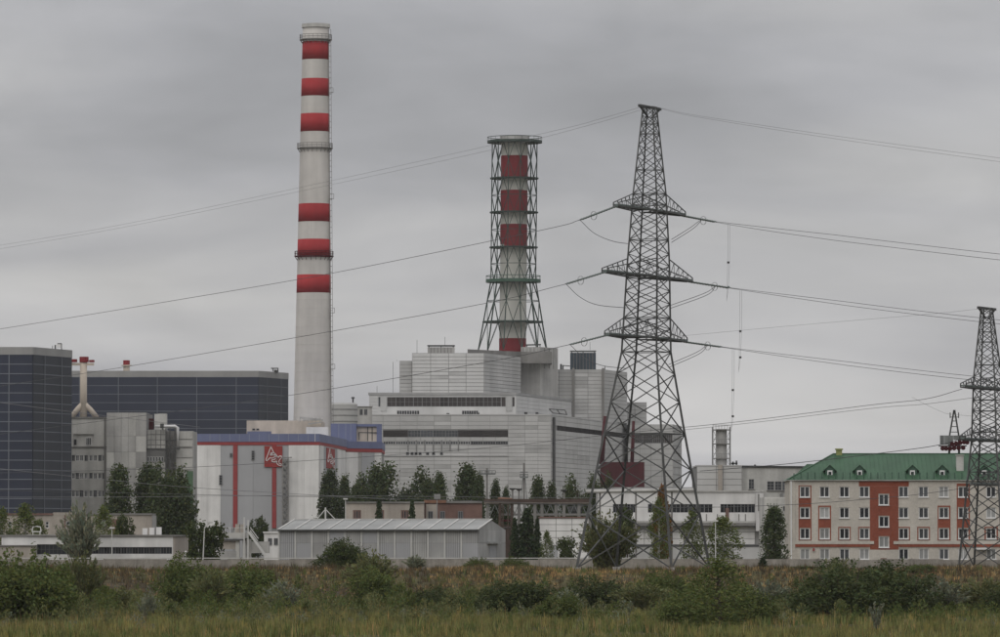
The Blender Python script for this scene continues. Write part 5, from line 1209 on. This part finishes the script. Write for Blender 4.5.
# earth wires
line('upper faint earth wire falling left from the main pylon peak', [(641, 107, 642), (600, 119, 660), (545, 133, 680), (330, 181, 760), (120, 225, 840), (-60, 255, 910)], .016, m='wire_far')
line('lower faint earth wire falling left from the main pylon peak', [(641, 110, 646), (590, 125, 662), (500, 148, 690), (330, 185, 760), (120, 228, 840), (-60, 259, 910)], .016, m='wire_far')
line('upper faint earth wire running right from the main pylon peak', [(660, 108, 642), (700, 116, 630), (850, 138, 600), (1060, 166, 560)], .016, m='wire_far')
line('lower faint earth wire running right from the main pylon peak', [(660, 108.5, 646), (700, 117.5, 634), (850, 141, 604), (1060, 170, 564)], .016, m='wire_far')
# conductors of the smaller pylon
line('upper twin conductor swinging left from the smaller pylon over white plant', [(962, 389, 678), (925, 399, 690), (870, 405, 720), (740, 421.5, 770), (620, 433.5, 800), (495, 447, 840), (390, 455, 870), (300, 461, 900), (194, 467, 930), (80, 471, 960), (-60, 474, 1000)], .036)
line('lower twin conductor swinging left from the smaller pylon over white plant', [(978, 397, 684), (925, 404, 700), (870, 408.5, 724), (740, 424, 770), (620, 436, 800)], .03, m='wire_far')
line('thick conductor passing left over the green roof ridge', [(962, 438.5, 678), (938, 445, 682), (897, 451, 690), (790, 463.5, 720), (700, 471, 740)], .045)
line('conductor crossing the upper windows of the green roofed building', [(968, 487.5, 680), (925, 493.5, 684), (880, 498, 690), (780, 505, 710), (640, 507, 740), (420, 499, 790), (195, 494.5, 850), (-60, 489, 910)], .034)
line('loose conductor sagging toward floodlight spire', [(912, 397, 690), (925, 404, 690), (940, 411, 690), (950, 414, 690), (984, 417, 684)], .016, m='wire_far')
line('faint earth wire falling left from the smaller pylon peak', [(978, 309, 680), (930, 314, 690), (800, 325, 720), (680, 336, 750)], .016, m='wire_far')
line('pale wire slanting down across the dark left hall', [(-40, 397, 760), (0, 402.5, 760), (70, 411.5, 760), (200, 427, 770)], .03, m='wire_far')
line('pale wire slanting down before the poplars at left', [(-40, 464, 700), (40, 473, 705), (120, 481, 710), (200, 488, 715), (400, 500, 730)], .03, m='wire_far')
line('low wire crossing the emblem building and shed', [(-40, 497, 720), (120, 497, 720), (290, 495.5, 725), (480, 497, 730), (600, 498, 735)], .026, m='wire_far')
# ------------------------------------------------------------------ vegetation
def leaf_mesh(name, C_, size, m, elong=1.6, upbias=0.0, tone=(.55, 1.5), hue=.18, dirs=None):
    """one small folded rhombus per leaf cluster"""
    n = len(C_); C_ = np.asarray(C_, float)
    d = rng.normal(size=(n, 3)); d[:, 2] += upbias
    if dirs is not None: d = d * .6 + dirs * 1.6
    d /= np.linalg.norm(d, axis=1)[:, None]
    q = rng.normal(size=(n, 3)); s = np.cross(d, q); s /= np.linalg.norm(s, axis=1)[:, None] + 1e-9
    sz = size * rng.uniform(.6, 1.4, n)[:, None]
    a, b = C_ - d * sz * elong / 2, C_ + d * sz * elong / 2
    l, r = C_ - s * sz / 2, C_ + s * sz / 2
    V = np.stack([a, l, b, r], 1).reshape(-1, 3)
    me = bpy.data.meshes.new(name); me.vertices.add(4 * n); me.vertices.foreach_set('co', V.ravel())
    me.loops.add(4 * n); me.loops.foreach_set('vertex_index', np.arange(4 * n)); me.polygons.add(n)
    me.polygons.foreach_set('loop_start', np.arange(n) * 4)
    try: me.polygons.foreach_set('loop_total', np.full(n, 4))
    except Exception: pass
    t = rng.uniform(tone[0], tone[1], n); h = rng.uniform(-hue, hue, n)
    col = np.stack([t * (1 + h), t, t * (1 - h * .6), np.ones(n)], 1)
    at = me.attributes.new('tone', 'FLOAT_COLOR', 'POINT'); at.data.foreach_set('color', np.repeat(col, 4, 0).ravel())
    me.materials.append(MATS[m]); me.update(); me.validate(); return me
def clumps(cs, sig, nl, zs=1.0):
    cs = np.asarray(cs); sg = np.asarray(sig) if np.ndim(sig) else np.full(len(cs), sig)
    o = np.clip(rng.normal(size=(len(cs), nl, 3)), -1.9, 1.9) * sg[:, None, None]; o[..., 2] *= zs
    return (cs[:, None, :] + o).reshape(-1, 3)
def crown_points(kind, H, W):
    if kind == 'poplar':
        n = 330; t = rng.uniform(.04, 1, n) ** .85; lobes = rng.uniform(0, 6.28, 5)
        r = W / 2 * np.minimum(1, (t / .22) ** .5) * (1 - t) ** .34 * 1.2
        a = rng.uniform(0, 6.28, n); rr = r * np.sqrt(rng.uniform(.1, 1, n)) * rng.uniform(.65, 1.1, n)
        c = np.stack([rr * np.cos(a), rr * np.sin(a), t * H * .94], 1); return clumps(c, W * .065 * rng.uniform(.6, 1.4, n), 24, 2.0)
    if kind == 'poplars':    # clump of several leaders
        out = []
        for k in range(6):
            x, y = (-.32 + .128 * ((k * 2) % 6 + (k > 2))) * W, rng.uniform(-.3, .3) * W; hh = H * (1 if k == 0 else rng.uniform(.68, .96)); n = 110; t = rng.uniform(.04, 1, n) ** .9
            r = W * .27 * np.minimum(1, (t / .2) ** .5) * (1 - t) ** .38 * 1.1; a = rng.uniform(0, 6.28, n); rr = r * np.sqrt(rng.uniform(.1, 1, n))
            out.append(clumps(np.stack([x + rr * np.cos(a), y + rr * np.sin(a), t * hh * .95], 1), W * .05, 24, 1.9))
        return np.concatenate(out)
    if kind == 'round':
        c = []
        for k in range(11):
            u = rng.normal(size=3); u /= np.linalg.norm(u); cc = np.array([u[0] * W * .27, u[1] * W * .27, H * .50 + u[2] * H * .25]); m = 24
            w = rng.normal(size=(m, 3)); w /= np.linalg.norm(w, axis=1)[:, None]; c.append(cc + w * np.array([W * .2, W * .2, H * .19]) * rng.uniform(.6, 1.1, (m, 1)))
        return clumps(np.concatenate(c), W * .035, 14)
    if kind == 'conifer':
        n = 230; t = rng.uniform(.03, 1, n) ** 1.1; r = W / 2 * 1.15 * (1 - t) ** .8 * (0.82 + .18 * np.cos(t * 60)); a = rng.uniform(0, 6.28, n); rr = r * np.sqrt(rng.uniform(.15, 1, n))
        return clumps(np.stack([rr * np.cos(a), rr * np.sin(a), t * H * .97 - rr * .18 + .1 * W], 1), W * .06, 14, .8)
    if kind == 'birch':
        n = 210; t = rng.uniform(.1, 1, n); r = W / 2 * 1.1 * np.sin(np.clip(t * .92 + .1, 0, 1) * np.pi) ** .7; a = rng.uniform(0, 6.28, n); rr = r * np.sqrt(rng.uniform(.05, 1, n))
        return clumps(np.stack([rr * np.cos(a), rr * np.sin(a), t * H * .95], 1), W * .07, 18, 1.3)
    if kind == 'bush':
        c = []
        for k in range(12):
            x, y = rng.uniform(-.36, .36) * W, rng.uniform(-.36, .36) * W; hh = H * rng.uniform(.62, 1.0) * (1 - .55 * (math.hypot(x, y) / (W * .5)) ** 2); rad = W * rng.uniform(.14, .24); m = 34
            u = rng.normal(size=(m, 3)); u /= np.linalg.norm(u, axis=1)[:, None]; u *= rng.uniform(.45, 1.05, (m, 1)) ** .6
            c.append(np.stack([x + u[:, 0] * rad, y + u[:, 1] * rad, np.maximum(.03 * H, hh * .52 + u[:, 2] * hh * .48)], 1))
        return np.concatenate([clumps(np.concatenate(c), W * .032, 26, 1.1), spray_points(H * 1.05, W * .95, 90, 40)[0]])
    raise KeyError(kind)
def spray_points(H, W, nst, nl, up=1.0):
    """willow or weed: many arching shoots, leaves set along each shoot"""
    P, D, S = [], [], []
    for k in range(nst):
        a = rng.uniform(0, 6.28); lean = rng.uniform(.05, 1) ** .7 * W * .46; h = H * rng.uniform(.5, 1.0) * (1 - .35 * lean / (W * .46)); b = rng.uniform(0, .16) * W
        s0 = np.array([math.cos(a + 1) * b, math.sin(a + 1) * b, 0]); s2 = np.array([math.cos(a) * lean, math.sin(a) * lean, h]); s1 = s0 * .5 + s2 * .5 + np.array([-math.cos(a) * lean * .2, -math.sin(a) * lean * .2, h * .2])
        t = rng.uniform(.12, 1, nl)[:, None]; p = (1 - t) ** 2 * s0 + 2 * t * (1 - t) * s1 + t * t * s2; g = 2 * (1 - t) * (s1 - s0) + 2 * t * (s2 - s1)
        g /= np.linalg.norm(g, axis=1)[:, None]; P.append(p + rng.normal(size=p.shape) * W * .016); D.append(g); S.append((s0, s1, s2))
    return np.concatenate(P), np.concatenate(D), S
def trunk_mb(H, W, kind):
    mb = MB(); r = H * .016 + .06
    if kind in ('bush', 'spray'):
        for k in range(7):
            a = rng.uniform(0, 6.28); x, y = math.cos(a) * W * .28, math.sin(a) * W * .28; mb.tube([(x * .1, y * .1, -.3), (x * .5, y * .5, H * .3), (x, y, H * rng.uniform(.55, .75))], [.06, .045, .015], 5)
        return mb
    top = .9 if kind in ('poplar', 'poplars', 'conifer', 'birch') else .6
    mb.tube([(0, 0, -.5), (W * .015, 0, H * .25), (0, W * .02, H * .55), (0, 0, H * top)], [r * 1.3, r, r * .65, r * .15], 8)
    for k in range(14):
        z = H * (.18 + .6 * k / 14); a = k * 2.4; L = W * rng.uniform(.15, .28); up = L * (1.3 if kind.startswith('pop') else .45)
        mb.tube([(0, 0, z), (math.cos(a) * L * .5, math.sin(a) * L * .5, z + up * .4), (math.cos(a) * L, math.sin(a) * L, z + up)], [r * .4, r * .25, r * .08], 5)
    return mb
VAR = {}
def variant(key, kind, H, W, m, leaf, bark='bark', nst=70, nl=38, elong=1.6, tone=(.7, 1.28), up=0.3):
    if kind == 'spray':
        P, D, S = spray_points(H, W, nst, nl); me = leaf_mesh('foliage', P, leaf, m, elong, .2, tone, .15, D)
        mb = MB()
        for s0, s1, s2 in S[::3]: mb.tube([s0, s0 * .25 + s1 * .5 + s2 * .25, s2], [.035, .02, .006], 4, False)
    else:
        me = leaf_mesh('crown', crown_points(kind, H, W), leaf, m, elong, up, tone); mb = trunk_mb(H, W, kind)
    VAR[key] = (me, mesh_of('trunk', mb, bark), H, W, kind)
for i in range(4): variant('poplar%d' % i, 'poplar', 18, 5.2, 'leaf_poplar', .28)
for i in range(3): variant('poplars%d' % i, 'poplars', 14, 8, 'leaf_poplar', .26)
for i in range(2): variant('round%d' % i, 'round', 7, 6.5, 'leaf_dark', .24)
for i in range(2): variant('conifer%d' % i, 'conifer', 7, 3.2, 'leaf_conifer', .2)
for i in range(2): variant('birch%d' % i, 'birch', 8, 3.6, 'leaf_green', .15, 'bark_birch')
variant('autumn', 'birch', 8, 3.2, 'leaf_autumn', .26)
for i in range(3): variant('bushd%d' % i, 'bush', 4, 5, 'leaf_dark', .105)
for i in range(4): variant('bushg%d' % i, 'bush', 4, 5, 'leaf_green', .105)
for i in range(3): variant('willow%d' % i, 'spray', 4.2, 4.4, 'leaf_willow', .10, nst=150, nl=40, elong=3.0)
for i in range(3): variant('silver%d' % i, 'spray', 3, 3, 'leaf_silver', .085, nst=110, nl=34, elong=2.8)
variant('bigwillow', 'spray', 7, 7.5, 'leaf_willow', .16, nst=200, nl=46, elong=2.2, tone=(.55, 1.3))
variant('tallgreen', 'birch', 7, 4.2, 'leaf_green', .14)
variant('tallweed', 'spray', 3, 1.1, 'leaf_silver', .09, nst=9, nl=60, elong=2.0)
def plant(key, px, ytop, wpx, Y, label, group, name, cat_, dz=0.0):
    cm, tm, H, W, kind = VAR[key]
    x = PX(px, Y); z = ground_z(x, Y) + dz; shr = kind in ('bush', 'spray'); h = (PZ(ytop, Y) - z) * ((1.3 if kind == 'bush' else 1.18) if shr else 1.02); w = wpx * Y / F * (1.3 if shr else 1.36 if Y > 950 else 1.15)
    o = thing(name, label, cat_, (x, Y, z), group); o.rotation_euler = (0, 0, random.uniform(0, 6.28)); o.scale = (w / W, w / W, h / H)
    shrub = kind in ('bush', 'spray')
    c = link('foliage' if shrub else 'crown', cm, o); s = link('stems' if shrub else 'trunk', tm, o)
    return o
G1 = 'trees around the plant buildings'
T = [
 ('poplar0', 119, 465, 23, 1000, 'tall dark poplar before the grey concrete block, apart from its neighbours'),
 ('poplar1', 147, 465.5, 25, 1005, 'dark poplar left of the broad poplar beside the emblem building'),
 ('poplars0', 172, 466, 40, 985, 'broad dark poplar clump touching the emblem building left edge'),
 ('round0', 203, 514, 44, 738, 'round dark tree beside the white street lamp'),
 ('birch0', 25, 504, 28, 850, 'loose leafy tree before the dark left hall'),
 ('birch1', 2, 508, 20, 840, 'leafy tree cut off by the left picture edge'),
 ('birch0', 103, 506, 24, 845, 'light green tree left of the poplar before concrete block'),
 ('round1', 125, 512, 22, 850, 'small green tree right of the light green tree'),
 ('birch1', 40, 520, 16, 860, 'small tree left of the beige office window'),
 ('round1', 258, 515, 20, 1000, 'small round tree at the foot of the emblem building stair'),
 ('poplar2', 329.5, 471, 20, 1150, 'slim dark poplar below the side emblem'),
 ('poplar3', 344.5, 476, 13, 1160, 'narrow dark poplar right of the side emblem'),
 ('poplars1', 374, 464, 40, 1150, 'wide dark poplar clump at the right end of the emblem building'),
 ('poplar1', 356, 484, 14, 1140, 'low dark poplar squeezed between narrow poplar and wide clump'),
 ('poplars2', 414, 469.5, 36, 1150, 'wide poplar clump before the reactor building, left of the tallest'),
 ('poplar0', 439.5, 472.5, 15, 1140, 'slim poplar right of the wide clump before the reactor building'),
 ('poplar2', 467.5, 465.5, 25, 1060, 'tallest dark poplar before the reactor building'),
 ('poplar3', 479, 474, 13, 1055, 'thin dark poplar leaning against the tallest one'),
 ('poplar1', 495.5, 481, 12, 1060, 'small pointed poplar right of the T-headed mast'),
 ('poplar0', 506, 487, 9, 1060, 'tiny pointed poplar above the rusty gantry'),
 ('poplars1', 541.5, 477.5, 24, 1060, 'bushy dark poplar above the middle of the gantry'),
 ('poplars2', 578, 476.5, 26, 1060, 'bushy dark poplar left of the main pylon leg'),
 ('poplars0', 598, 474, 24, 1070, 'dark poplar behind the left leg of the main pylon'),
 ('round1', 627, 504, 27, 900, 'broad tree filling the main pylon base behind the willow'),
 ('bigwillow', 607, 516, 60, 668, 'large grey green willow bush under the main pylon'),
 ('conifer0', 527, 512, 26, 800, 'dark green pointed tree before the brown store'),
 ('birch1', 547, 531, 12, 780, 'thin young birch before the white store'),
 ('round0', 568.5, 532, 24, 790, 'small round dark tree before the white store'),
 ('autumn', 662, 486, 14, 850, 'rust brown autumn tree inside the main pylon outline'),
 ('birch0', 659, 498, 19, 845, 'green tree just below the rust brown autumn one'),
 ('birch1', 692.5, 509, 20, 765, 'leafy green tree at the right leg of the main pylon'),
 ('birch1', 723, 517, 32, 770, 'airy light tree before the plant wing windows'),
 ('poplar3', 774, 506, 23, 765, 'dense dark poplar left of the green roofed building'),
 ('conifer1', 379, 502.5, 14, 820, 'small conifer showing above shed roof, left one'),
 ('conifer0', 412, 503.5, 13, 820, 'small conifer showing above shed roof, right one'),
 ('conifer1', 515, 520, 14, 800, 'short dark conifer left of the pointed tree by the brown store'),
 ('conifer0', 537, 522, 12, 802, 'short dark conifer right of the pointed tree by the brown store'),
]
for k, px, yt, w, Y, lab in T: plant(k, px, yt, w, Y, lab, G1, 'tree', 'tree')
G2 = 'shrubs on the bank and meadow'
B = [
 ('bushg0', 22, 555, 84, 500, 'big green shrub at the left edge of the meadow'),
 ('bushg1', 52, 566, 44, 505, 'green shrub leaning on the big left shrub'),
 ('willow0', 82, 557, 48, 560, 'upright green shrub right of the big left shrub'),
 ('bushg2', 188, 562, 62, 570, 'soft green shrub below the white street lamp'),
 ('willow1', 210, 569, 44, 560, 'grey green willow right under the round dark tree'),
 ('silver0', 148, 594, 22, 520, 'little silvery shrub in the left meadow'),
 ('willow2', 120, 588, 40, 560, 'yellowish low willow between left shrubs'),
 ('bushg3', 250, 568, 54, 590, 'green shrub on the bank below the loading dock'),
 ('silver1', 281, 581, 36, 560, 'pale silvery shrub below the left end of the shed'),
 ('bushd0', 346, 542.5, 46, 652, 'dark rounded shrub on the ridge before the metal shed'),
 ('willow0', 371, 554, 54, 610, 'tall yellow green willow right of the dark ridge shrub'),
 ('bushg1', 372, 572, 50, 590, 'spreading green shrub at the foot of the tall willow'),
 ('bushd1', 437, 588, 44, 560, 'dark squat shrub in the middle of the meadow edge'),
 ('willow1', 402, 592, 34, 560, 'low willow left of the dark squat shrub'),
 ('silver2', 415, 556, 26, 672, 'thin grey shrub against the wall before the shed'),
 ('bushg0', 478, 558, 26, 672, 'small wall shrub below the shed gable'),
 ('bushg2', 515, 559, 30, 672, 'small wall shrub below the brown store'),
 ('bushd2', 524, 582, 66, 545, 'wide dark shrub left of the main pylon foot'),
 ('bushd0', 494, 590, 34, 555, 'small dark shrub left of the wide dark one'),
 ('silver0', 568, 590, 34, 540, 'silvery shrub between two dark shrubs below the pylon'),
 ('bushd1', 600, 580, 64, 555, 'broad dark shrub right below the main pylon willow'),
 ('willow2', 640, 583, 54, 550, 'grey green willow shrub below the pylon centre'),
 ('bushg3', 664, 576, 44, 575, 'green shrub right of the pylon centre'),
 ('tallgreen', 718, 558, 60, 455, 'tall leafy young tree rising from the meadow at pylon right foot'),
 ('bushg0', 700, 588, 60, 470, 'green thicket left at the base of the young tree'),
 ('bushg2', 745, 592, 56, 480, 'green thicket right at the base of the young tree'),
 ('silver1', 768, 581, 48, 560, 'pale silvery shrub right of the young tree'),
 ('bushd2', 806, 588, 48, 550, 'dark shrub left of the largest shrub'),
 ('conifer1', 763, 558, 14, 665, 'tiny pointed bush on the ridge left of the green roofed building'),
 ('willow0', 805, 566, 40, 640, 'straggly willow on the ridge below the green roofed building'),
 ('bushd1', 848, 566, 92, 520, 'largest dark shrub, left half of the thicket below the green roof'),
 ('bushd0', 892, 569, 84, 525, 'large dark shrub, right half of the thicket below the green roof'),
 ('willow1', 836, 560, 46, 600, 'willow tips rising behind the largest dark shrub'),
 ('silver2', 940, 580, 54, 540, 'silvery willow right of the large dark thicket'),
 ('willow2', 982, 578, 60, 545, 'green willow shrub near the right picture edge'),
 ('bushg1', 922, 565, 28, 640, 'small green bush on the ridge before the smaller pylon'),
 ('bushd2', 1010, 586, 44, 530, 'dark shrub cut off by the right picture edge'),
 ('bushg3', 560, 596, 40, 500, 'low green shrub in the meadow below the silvery one'),
 ('tallweed', 877, 596, 15, 440, 'pale dead stalk plant before the large dark thicket'),
 ('tallweed', 628, 600, 10, 500, 'pale stalk plant before the willow below the pylon'),
 ('tallweed', 145, 592, 9, 480, 'pale stalk plant in the left meadow'),
]
for k, px, yt, w, Y, lab in B: plant(k, px, yt, w, Y, lab, G2, 'shrub' if k != 'tallgreen' else 'young_tree', 'shrub' if k != 'tallgreen' else 'tree')
# the bare greyish tree before the low white building
VAR['bare'] = VAR['silver0']
o = plant('bare', 80, 507, 46, 752, 'thin pale half bare tree before the low white building', G1, 'tree', 'tree')

# ------------------------------------------------------------------ grass
def grass(name, label, m, pts, h, w, blades, tone=(.5, 1.5), lean=.35, hue=.2):
    pts = np.asarray(pts); n = len(pts); N_ = n * blades
    base = np.repeat(pts, blades, 0) + np.concatenate([rng.normal(size=(N_, 2)) * .16, np.zeros((N_, 1))], 1)
    hh = np.repeat(h * rng.uniform(.45, 1.3, n), blades) * rng.uniform(.7, 1.2, N_); a = rng.uniform(0, 6.28, N_)
    ww = w * rng.uniform(.6, 1.4, N_); l = hh * lean * rng.uniform(0, 1, N_); la = rng.uniform(0, 6.28, N_)
    s = np.stack([np.cos(a) * ww / 2, np.sin(a) * ww / 2, np.zeros(N_)], 1)
    tip = base + np.stack([np.cos(la) * l, np.sin(la) * l, hh], 1)
    V = np.stack([base - s - [0, 0, .1], base + s - [0, 0, .1], tip], 1).reshape(-1, 3)
    me = bpy.data.meshes.new(name); me.vertices.add(3 * N_); me.vertices.foreach_set('co', V.ravel()); me.loops.add(3 * N_); me.loops.foreach_set('vertex_index', np.arange(3 * N_)); me.polygons.add(N_); me.polygons.foreach_set('loop_start', np.arange(N_) * 3)
    try: me.polygons.foreach_set('loop_total', np.full(N_, 3))
    except Exception: pass
    t = np.repeat(rng.uniform(tone[0], tone[1], n), blades); hu = np.repeat(rng.uniform(-hue, hue, n), blades)
    col = np.stack([t * (1 + hu), t, t * (1 - hu * .5), np.ones(N_)], 1); at = me.attributes.new('tone', 'FLOAT_COLOR', 'POINT'); at.data.foreach_set('color', np.repeat(col, 3, 0).ravel())
    me.materials.append(MATS[m]); me.update(); me.validate()
    return tag(link(name, me), label, 'grass', None, 'stuff')
def scatter(n, y0, y1, dens=None, xm=1.5):
    out = []; n = int(n * 1.27)
    y = rng.uniform(y0, y1, n); x = rng.uniform(-1, 1, n) * y * .0909 * xm
    for a, b in zip(x, y):
        if dens is None or rng.random() < dens(a, b): out.append((a, b, ground_z(a, b)))
    return out
pn = lambda x, y, s, p: .5 + .25 * (math.sin(x * s + p) * math.sin(y * s * .6 + 1.7 * p) + math.sin(x * s * .43 - y * s * .31 + 2 * p)) + .25 * math.sin(x * s * 1.9 + y * s * .8 + p) * math.sin(y * s * .9)
grass('meadow_grass', 'yellow green tall grass over the low meadow', 'grass_meadow', scatter(30000, 365, 606, lambda x, y: .15 + 1.1 * pn(x, y, .16, .4)), .72, .075, 7, (.4, 1.6))
grass('green_weeds', 'dark green weeds mixed through the meadow', 'leaf_green', scatter(12000, 370, 640, lambda x, y: max(0, pn(x, y, .11, 2.1)) ** 1.5), .75, .10, 7)
grass('dry_grass', 'straw coloured dry grass along the ridge top', 'grass_dry', scatter(17000, 606, 662, lambda x, y: (.15 + .85 * pn(x, y, .13, .9)) * (1 if x > -8 else .4)), .34, .07, 7)
grass('brown_weeds', 'brown withered weeds on the bank slope', 'grass_brown', scatter(15000, 586, 650, lambda x, y: .3 + .6 * pn(x, y, .14, 3.3)), .7, .08, 7)
grass('seed_heads', 'pale seed heads standing above the meadow grass', 'grass_dry', scatter(3500, 400, 600, lambda x, y: pn(x, y, .2, 5.)), 1.1, .05, 3, (.6, 1.3))

def weeds(name, label, m, pts, h, leaf, nl, tone=(.6, 1.4)):
    P, D = [], []
    for x, y, z in pts:
        hh = h * rng.uniform(.5, 1.3); t = rng.uniform(0.05, 1, nl); w = hh * .42
        a = rng.uniform(0, 6.28, nl); r = w * np.sqrt(rng.uniform(0, 1, nl)) * np.sin(np.clip(t * .8 + .2, 0, 1) * np.pi) ** .6
        P.append(np.stack([x + r * np.cos(a), y + r * np.sin(a), z + t * hh], 1)); D.append(np.stack([np.cos(a) * .5, np.sin(a) * .5, np.full(nl, .9)], 1))
    return tag(link(name, leaf_mesh(name, np.concatenate(P), leaf, m, 2.2, .3, tone, .2, np.concatenate(D))), label, 'weeds', None, 'stuff')
weeds('weed_clumps', 'yellow green weed clumps along the foot of the bank', 'leaf_willow', scatter(1300, 470, 606, lambda x, y: max(0, pn(x, y, .12, 1.2)) ** 2 * 1.1), 1.5, .1, 75)
weeds('nettle_clumps', 'dark green nettle clumps between the shrubs', 'leaf_green', scatter(1500, 480, 622, lambda x, y: max(0, pn(x, y, .10, 4.2)) ** 2 * 1.1), 1.5, .11, 75)
weeds('mugwort_clumps', 'pale grey mugwort clumps scattered over the meadow', 'leaf_silver', scatter(500, 450, 620, lambda x, y: max(0, pn(x, y, .15, 6.6)) ** 2), 1.3, .08, 60)

weeds('low_scrub', 'continuous low grey green scrub along the bank foot', 'leaf_green', scatter(85, 520, 600, lambda x, y: .25 + max(0, pn(x, y, .07, 2.9))), 2.5, .13, 420)
weeds('willow_scrub', 'yellowish low willow scrub along the bank foot', 'leaf_willow', scatter(70, 505, 600, lambda x, y: .2 + max(0, pn(x, y, .08, 7.9))), 2.3, .11, 380)
# ------------------------------------------------------------------ thin haze in the damp air
hm = bpy.data.materials.new('haze'); hm.use_nodes = True
hn, hlk = hm.node_tree.nodes, hm.node_tree.links; hn.clear()
ho = hn.new('ShaderNodeOutputMaterial'); hv = hn.new('ShaderNodeVolumePrincipled')
hv.inputs['Color'].default_value = (.93, .94, .96, 1); hv.inputs['Density'].default_value = 0.00003; hv.inputs['Anisotropy'].default_value = 0.0
hlk.new(hv.outputs['Volume'], ho.inputs['Volume']); MATS['haze'] = hm
tag(link('haze', mesh_of('haze', MB().box(-4100, 4100, -160, 6100, -6, 165), 'haze')), 'thin grey haze hanging over the whole plain', 'haze', None, 'stuff')
